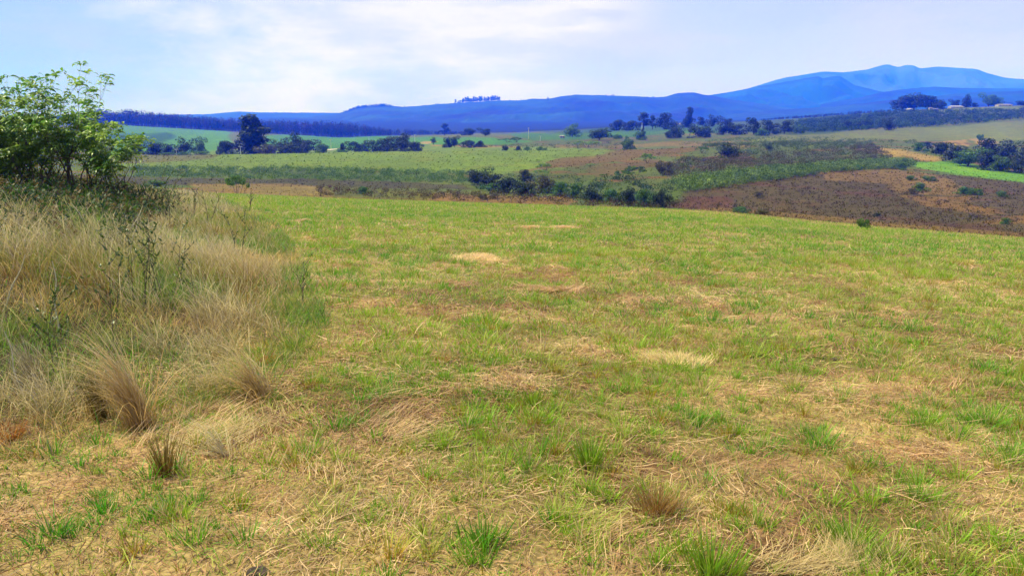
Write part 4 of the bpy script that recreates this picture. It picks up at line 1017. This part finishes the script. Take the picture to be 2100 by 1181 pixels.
p = poly_pts([(1380,300),(1500,284),(1700,284),(1900,292),(1900,300),(1700,294),(1500,298)], 260, hmin=.8, hmax=1.6, wr=(1.5, 3))
mass('ridge_line_scrub', p, 'sparse low scrub dotting the grassy rise right of centre', 'scrub', SC, .12, 40)
p = poly_pts([(1000,300),(1300,292),(1300,306),(1000,306)], 120, hmin=.7, hmax=1.6, wr=(1.5, 3))
mass('field_end_scrub', p, 'sparse low scrub on the brown grass behind the far green slope', 'scrub', SC, .12, 40)
p = poly_pts([(640,384),(900,392),(1180,404),(1400,420),(1370,430),(1000,416),(640,404)], 420, hmin=.35, hmax=.9, wr=(1.2, 2.5))
mass('dry_scrub', p, 'low brown and green scrub along the far side of the tan strip', 'scrub', (alb(84, 72, 44)*.7, alb(118, 116, 60)*.7, alb(90, 60, 44)*.7), .12, 40)

p = poly_pts([(1385,430),(1400,400),(1500,385),(1700,372),(1960,385),(2110,400),(2110,478),(1700,446),(1500,430)], 420, hmin=.2, hmax=.75, wr=(1.4, 3.2))
mass('slope_scrub', p, 'sparse low brown and green regrowth scattered over the bare brown slope', 'scrub', (alb(70, 56, 34)*.7, alb(92, 96, 46)*.7, alb(110, 88, 52)*.7), .13, 34)
# ---------------------------------------------------------------- rough tufts on the far slopes
def far_tufts():
    bag = Bag(); n = 150000; Y = 55+rng.random(n)**1.5*300; X = rng.uniform(-.78, .78, n)*Y
    edge = np.interp(X/Y, RC, R1[1]); k = Y > edge*1.25; X, Y = X[k], Y[k]; Z = H(X, Y); px, py = proj(X, Y, Z); burnt = pip(px, py, ZONES[11][0]); k = rng.random(len(X)) < np.where(burnt, .4, .2); X, Y, Z, burnt = X[k], Y[k], Z[k], burnt[k]; n = len(X)
    c = ground_colour(X, Y, Z)
    dark = rng.random(n) < .35; gr = rng.random(n) < .3
    c = c*np.where(dark & burnt, rng.uniform(.78, .95, n), rng.uniform(.94, 1.12, n))[:, None]
    c = np.where((burnt & gr)[:, None], alb(88, 92, 44)[None]*rng.uniform(.6, 1.2, n)[:, None], c)
    h = np.where(burnt, .13, .11)*rng.lognormal(0, .5, n)*(Y/110)**.5; P = np.stack([X, Y, Z-.02], 1)
    for q in range(2):
        blades(bag, P+rng.normal(0, .12, (n, 3))*[1, 1, 0], h*rng.uniform(.6, 1.1, n), np.clip(Y*.0016, .1, .6)*rng.uniform(.6, 1.8, n), rng.uniform(0, 6.28, n), rng.uniform(0, .6, n), rng.uniform(0, .2, n), c, 1, c*1.1)
    tag(link('rough_grass', bag.mesh('rough_grass', M_GRASS)), 'rough brown and green grass tufts over the slopes beyond the mown field', 'grass', kind='stuff')
far_tufts()

# ---------------------------------------------------------------- farm buildings and poles
M_ROOF = noise_mat('weathered_roof', (.22, .19, .17), (.36, .31, .27), 3, .7, .2)
M_ROOFW = noise_mat('pale_roof', (.22, .20, .19), (.32, .29, .27), 3, .6, .1)
M_WALL = noise_mat('plaster_wall', (.42, .38, .32), (.56, .5, .43), 2, .9, .2)
M_WALLW = noise_mat('white_wall', (.34, .32, .30), (.44, .42, .4), 2, .8, .1)
M_DARK = noise_mat('dark_glass', (.02, .03, .04), (.05, .06, .07), 2, .2, 0)
M_RUST = noise_mat('red_door', (.16, .06, .04), (.25, .09, .06), 2, .8, .1)
def boxm(name, a, b, mat, parent):
    (x0, y0, z0), (x1, y1, z1) = a, b
    V = [(x0,y0,z0),(x1,y0,z0),(x1,y1,z0),(x0,y1,z0),(x0,y0,z1),(x1,y0,z1),(x1,y1,z1),(x0,y1,z1)]
    return link(name, mk_mesh(name, V, None, None, [mat], False, [(0,3,2,1),(4,5,6,7),(0,1,5,4),(1,2,6,5),(2,3,7,6),(3,0,4,7)]), parent)
def house(px, base, Y, w, d, hw, hr, roof, wall, label, nwin=3, rz=0., hip=.12):
    X, Y2 = hit(px, base, 60, 1200); Y2 = Y2 if Y2 < 1190 else (895 if px > 1690 else 1160); k_ = Y2/Y*.72; w, d, hw, hr = w*k_, d*k_, hw*k_, hr*k_; Y = Y2
    X = at(px, base, Y)[0]; z = float(H(X, Y))
    root = tag(link('farm_building', None, None, (X, Y, z), rz), label, 'building', 'farm buildings on the hilltop')
    boxm('wall', (-w/2, -d/2, -1.2), (w/2, d/2, hw), wall, root)
    o = .5; e = w*hip
    V = [(-w/2-o,-d/2-o,hw),(w/2+o,-d/2-o,hw),(w/2+o,d/2+o,hw),(-w/2-o,d/2+o,hw),(-w/2+e,0,hw+hr),(w/2-e,0,hw+hr),(-w/2-o,-d/2-o,hw+.15),(w/2+o,-d/2-o,hw+.15),(w/2+o,d/2+o,hw+.15),(-w/2-o,d/2+o,hw+.15)]
    link('roof', mk_mesh('roof', V, [(9,6,4),(7,8,5)], None, [roof], False, [(0,3,2,1),(0,1,7,6),(1,2,8,7),(2,3,9,8),(3,0,6,9),(6,7,5,4),(8,9,4,5)]), root)
    for k in range(nwin):
        x = -w/2+w*(k+.7)/(nwin+.6)
        f = boxm('window', (x-.7, -d/2-.06, hw*.35), (x+.7, -d/2-.002, hw*.8), M_WALLW, root); boxm('pane', (x-.58, -d/2-.09, hw*.39), (x+.58, -d/2-.062, hw*.76), M_DARK, f)
    boxm('door', (w*.3, -d/2-.08, 0), (w*.3+1, -d/2-.003, hw*.82), M_RUST, root)
house(1960, 220, 690, 15, 8, 1.3, 1.5, M_ROOFW, M_WALLW, 'long low farmhouse with a pale roof left of the pointed cypress', 3)
house(2058, 218, 690, 17, 7, 1.5, .9, M_ROOF, M_WALL, 'long flat-roofed farm building right of the green oval tree', 4)
house(1865, 228, 650, 7, 6, 1.6, 1.4, M_ROOF, M_WALLW, 'small grey-blue hut at the foot of the three great trees', 1, .3)
house(1908, 226, 655, 3.4, 3, 2.4, .5, M_ROOFW, M_WALL, 'tiny pale square shed right of the grey-blue hut', 1)
house(1918, 226, 655, 4.5, 3, 1.2, .5, M_ROOFW, M_WALLW, 'tiny low white shed right of the square shed', 1)
house(1392, 257, 950, 9, 6, 2.0, 1.4, M_ROOFW, M_WALLW, 'tiny white cottage among the blue tree line below the ridge', 2)
house(1152, 283, 640, 5, 4, 1.8, 1.0, M_ROOFW, M_WALLW, 'tiny white hut left of the lone round mid-green tree', 1)
M_POLE = noise_mat('pale_pole', (.5, .48, .44), (.68, .66, .6), 3, .7, .1)
def pole(px, base, top, Y, label):
    if px > 640: X, Y = hit(px, base, 60, 1200)
    X = at(px, base, Y)[0]; z = float(H(X, Y)); h = at(px, top, Y)[2]-z
    root = tag(link('power_pole', None, None, (X, Y, z)), label, 'pole', 'pale power poles across the valley'); V, F = [], []
    r = .00035*Y; tube(V, F, [(0, 0, -.3), (0, 0, h*.5), (0, 0, h)], [r, r*.9, r*.75], 8); link('pole', mk_mesh('pole', V, None, None, [M_POLE], True, F), root)
    boxm('crossarm', (-.9, -.08, h*.93), (.9, .08, h*.93+.16), M_POLE, root)
pole(494, 318, 300, 345, 'pale power pole in front of the tallest dark evergreen')
pole(679, 306, 286, 440, 'pale power pole on the green field between the two left groves')
pole(851, 296, 276, 500, 'pale power pole just right of the middle grove')
pole(757, 297, 280, 560, 'pale power pole above the left half of the middle grove')
pole(1084, 285, 262, 620, 'pale power pole below the centre of the blue ridge')
pole(1316, 274, 252, 600, 'pale power pole left of the long dark grove')
pole(1108, 290, 279, 560, 'short pale power pole right of the one below the ridge centre')
pole(362, 317, 306, 352, 'short pale power pole beside the round dark tree')

# ---------------------------------------------------------------- dirt tracks
def track(pts, w, Y=None):
    P = [hit(x, y, 60, 2400) for x, y in pts]; xs = np.array([p[0] for p in P]); ys = np.array([p[1] for p in P])
    t = np.linspace(0, len(P)-1, 60); X = np.interp(t, range(len(P)), xs); Y = np.interp(t, range(len(P)), ys)
    d = np.stack([np.gradient(X), np.gradient(Y)], 1); d /= np.linalg.norm(d, axis=1)[:, None]+1e-9; nx, ny = -d[:, 1], d[:, 0]
    V = []; 
    for s in np.linspace(-.5, .5, 5): V.append(np.stack([X+nx*w*s, Y+ny*w*s, H(X+nx*w*s, Y+ny*w*s)+.25], 1))
    V = np.stack(V, 1).reshape(-1, 3)
    tag(link('dirt_track', mk_mesh('dirt_track', V, None, None, [M_TRACK], True, grid_faces(60, 5))), kind='structure')
M_TRACK = noise_mat('dirt_track', (.34, .28, .2), (.5, .43, .32), .6, .95, .2)
track([(668, 309), (690, 306.5), (712, 305)], 5)

# ---------------------------------------------------------------- the air
def haze():
    bpyV = [(-15500,-60,-95),(15500,-60,-95),(15500,13600,-95),(-15500,13600,-95),(-15500,-60,760),(15500,-60,760),(15500,13600,760),(-15500,13600,760)]
    m = bpy.data.materials.new('haze'); m.use_nodes = True; n = m.node_tree.nodes; n.clear()
    out = n.new('ShaderNodeOutputMaterial'); v = n.new('ShaderNodeVolumePrincipled')
    v.inputs['Color'].default_value = (.004, .062, 1, 1); v.inputs['Density'].default_value = .00042
    v.inputs['Absorption Color'].default_value = (1, 1, 1, 1); v.inputs['Anisotropy'].default_value = 0
    v.inputs['Density Attribute'].default_value = ''
    m.node_tree.links.new(v.outputs[0], out.inputs['Volume'])
    try: m.cycles.homogeneous_volume = True
    except Exception: pass
    me = mk_mesh('haze', bpyV, None, None, [m], False, [(0,3,2,1),(4,5,6,7),(0,1,5,4),(1,2,6,5),(2,3,7,6),(3,0,4,7)])
    tag(link('haze', me), 'blue haze filling the air over the valley and hills', 'haze', kind='stuff')
haze()
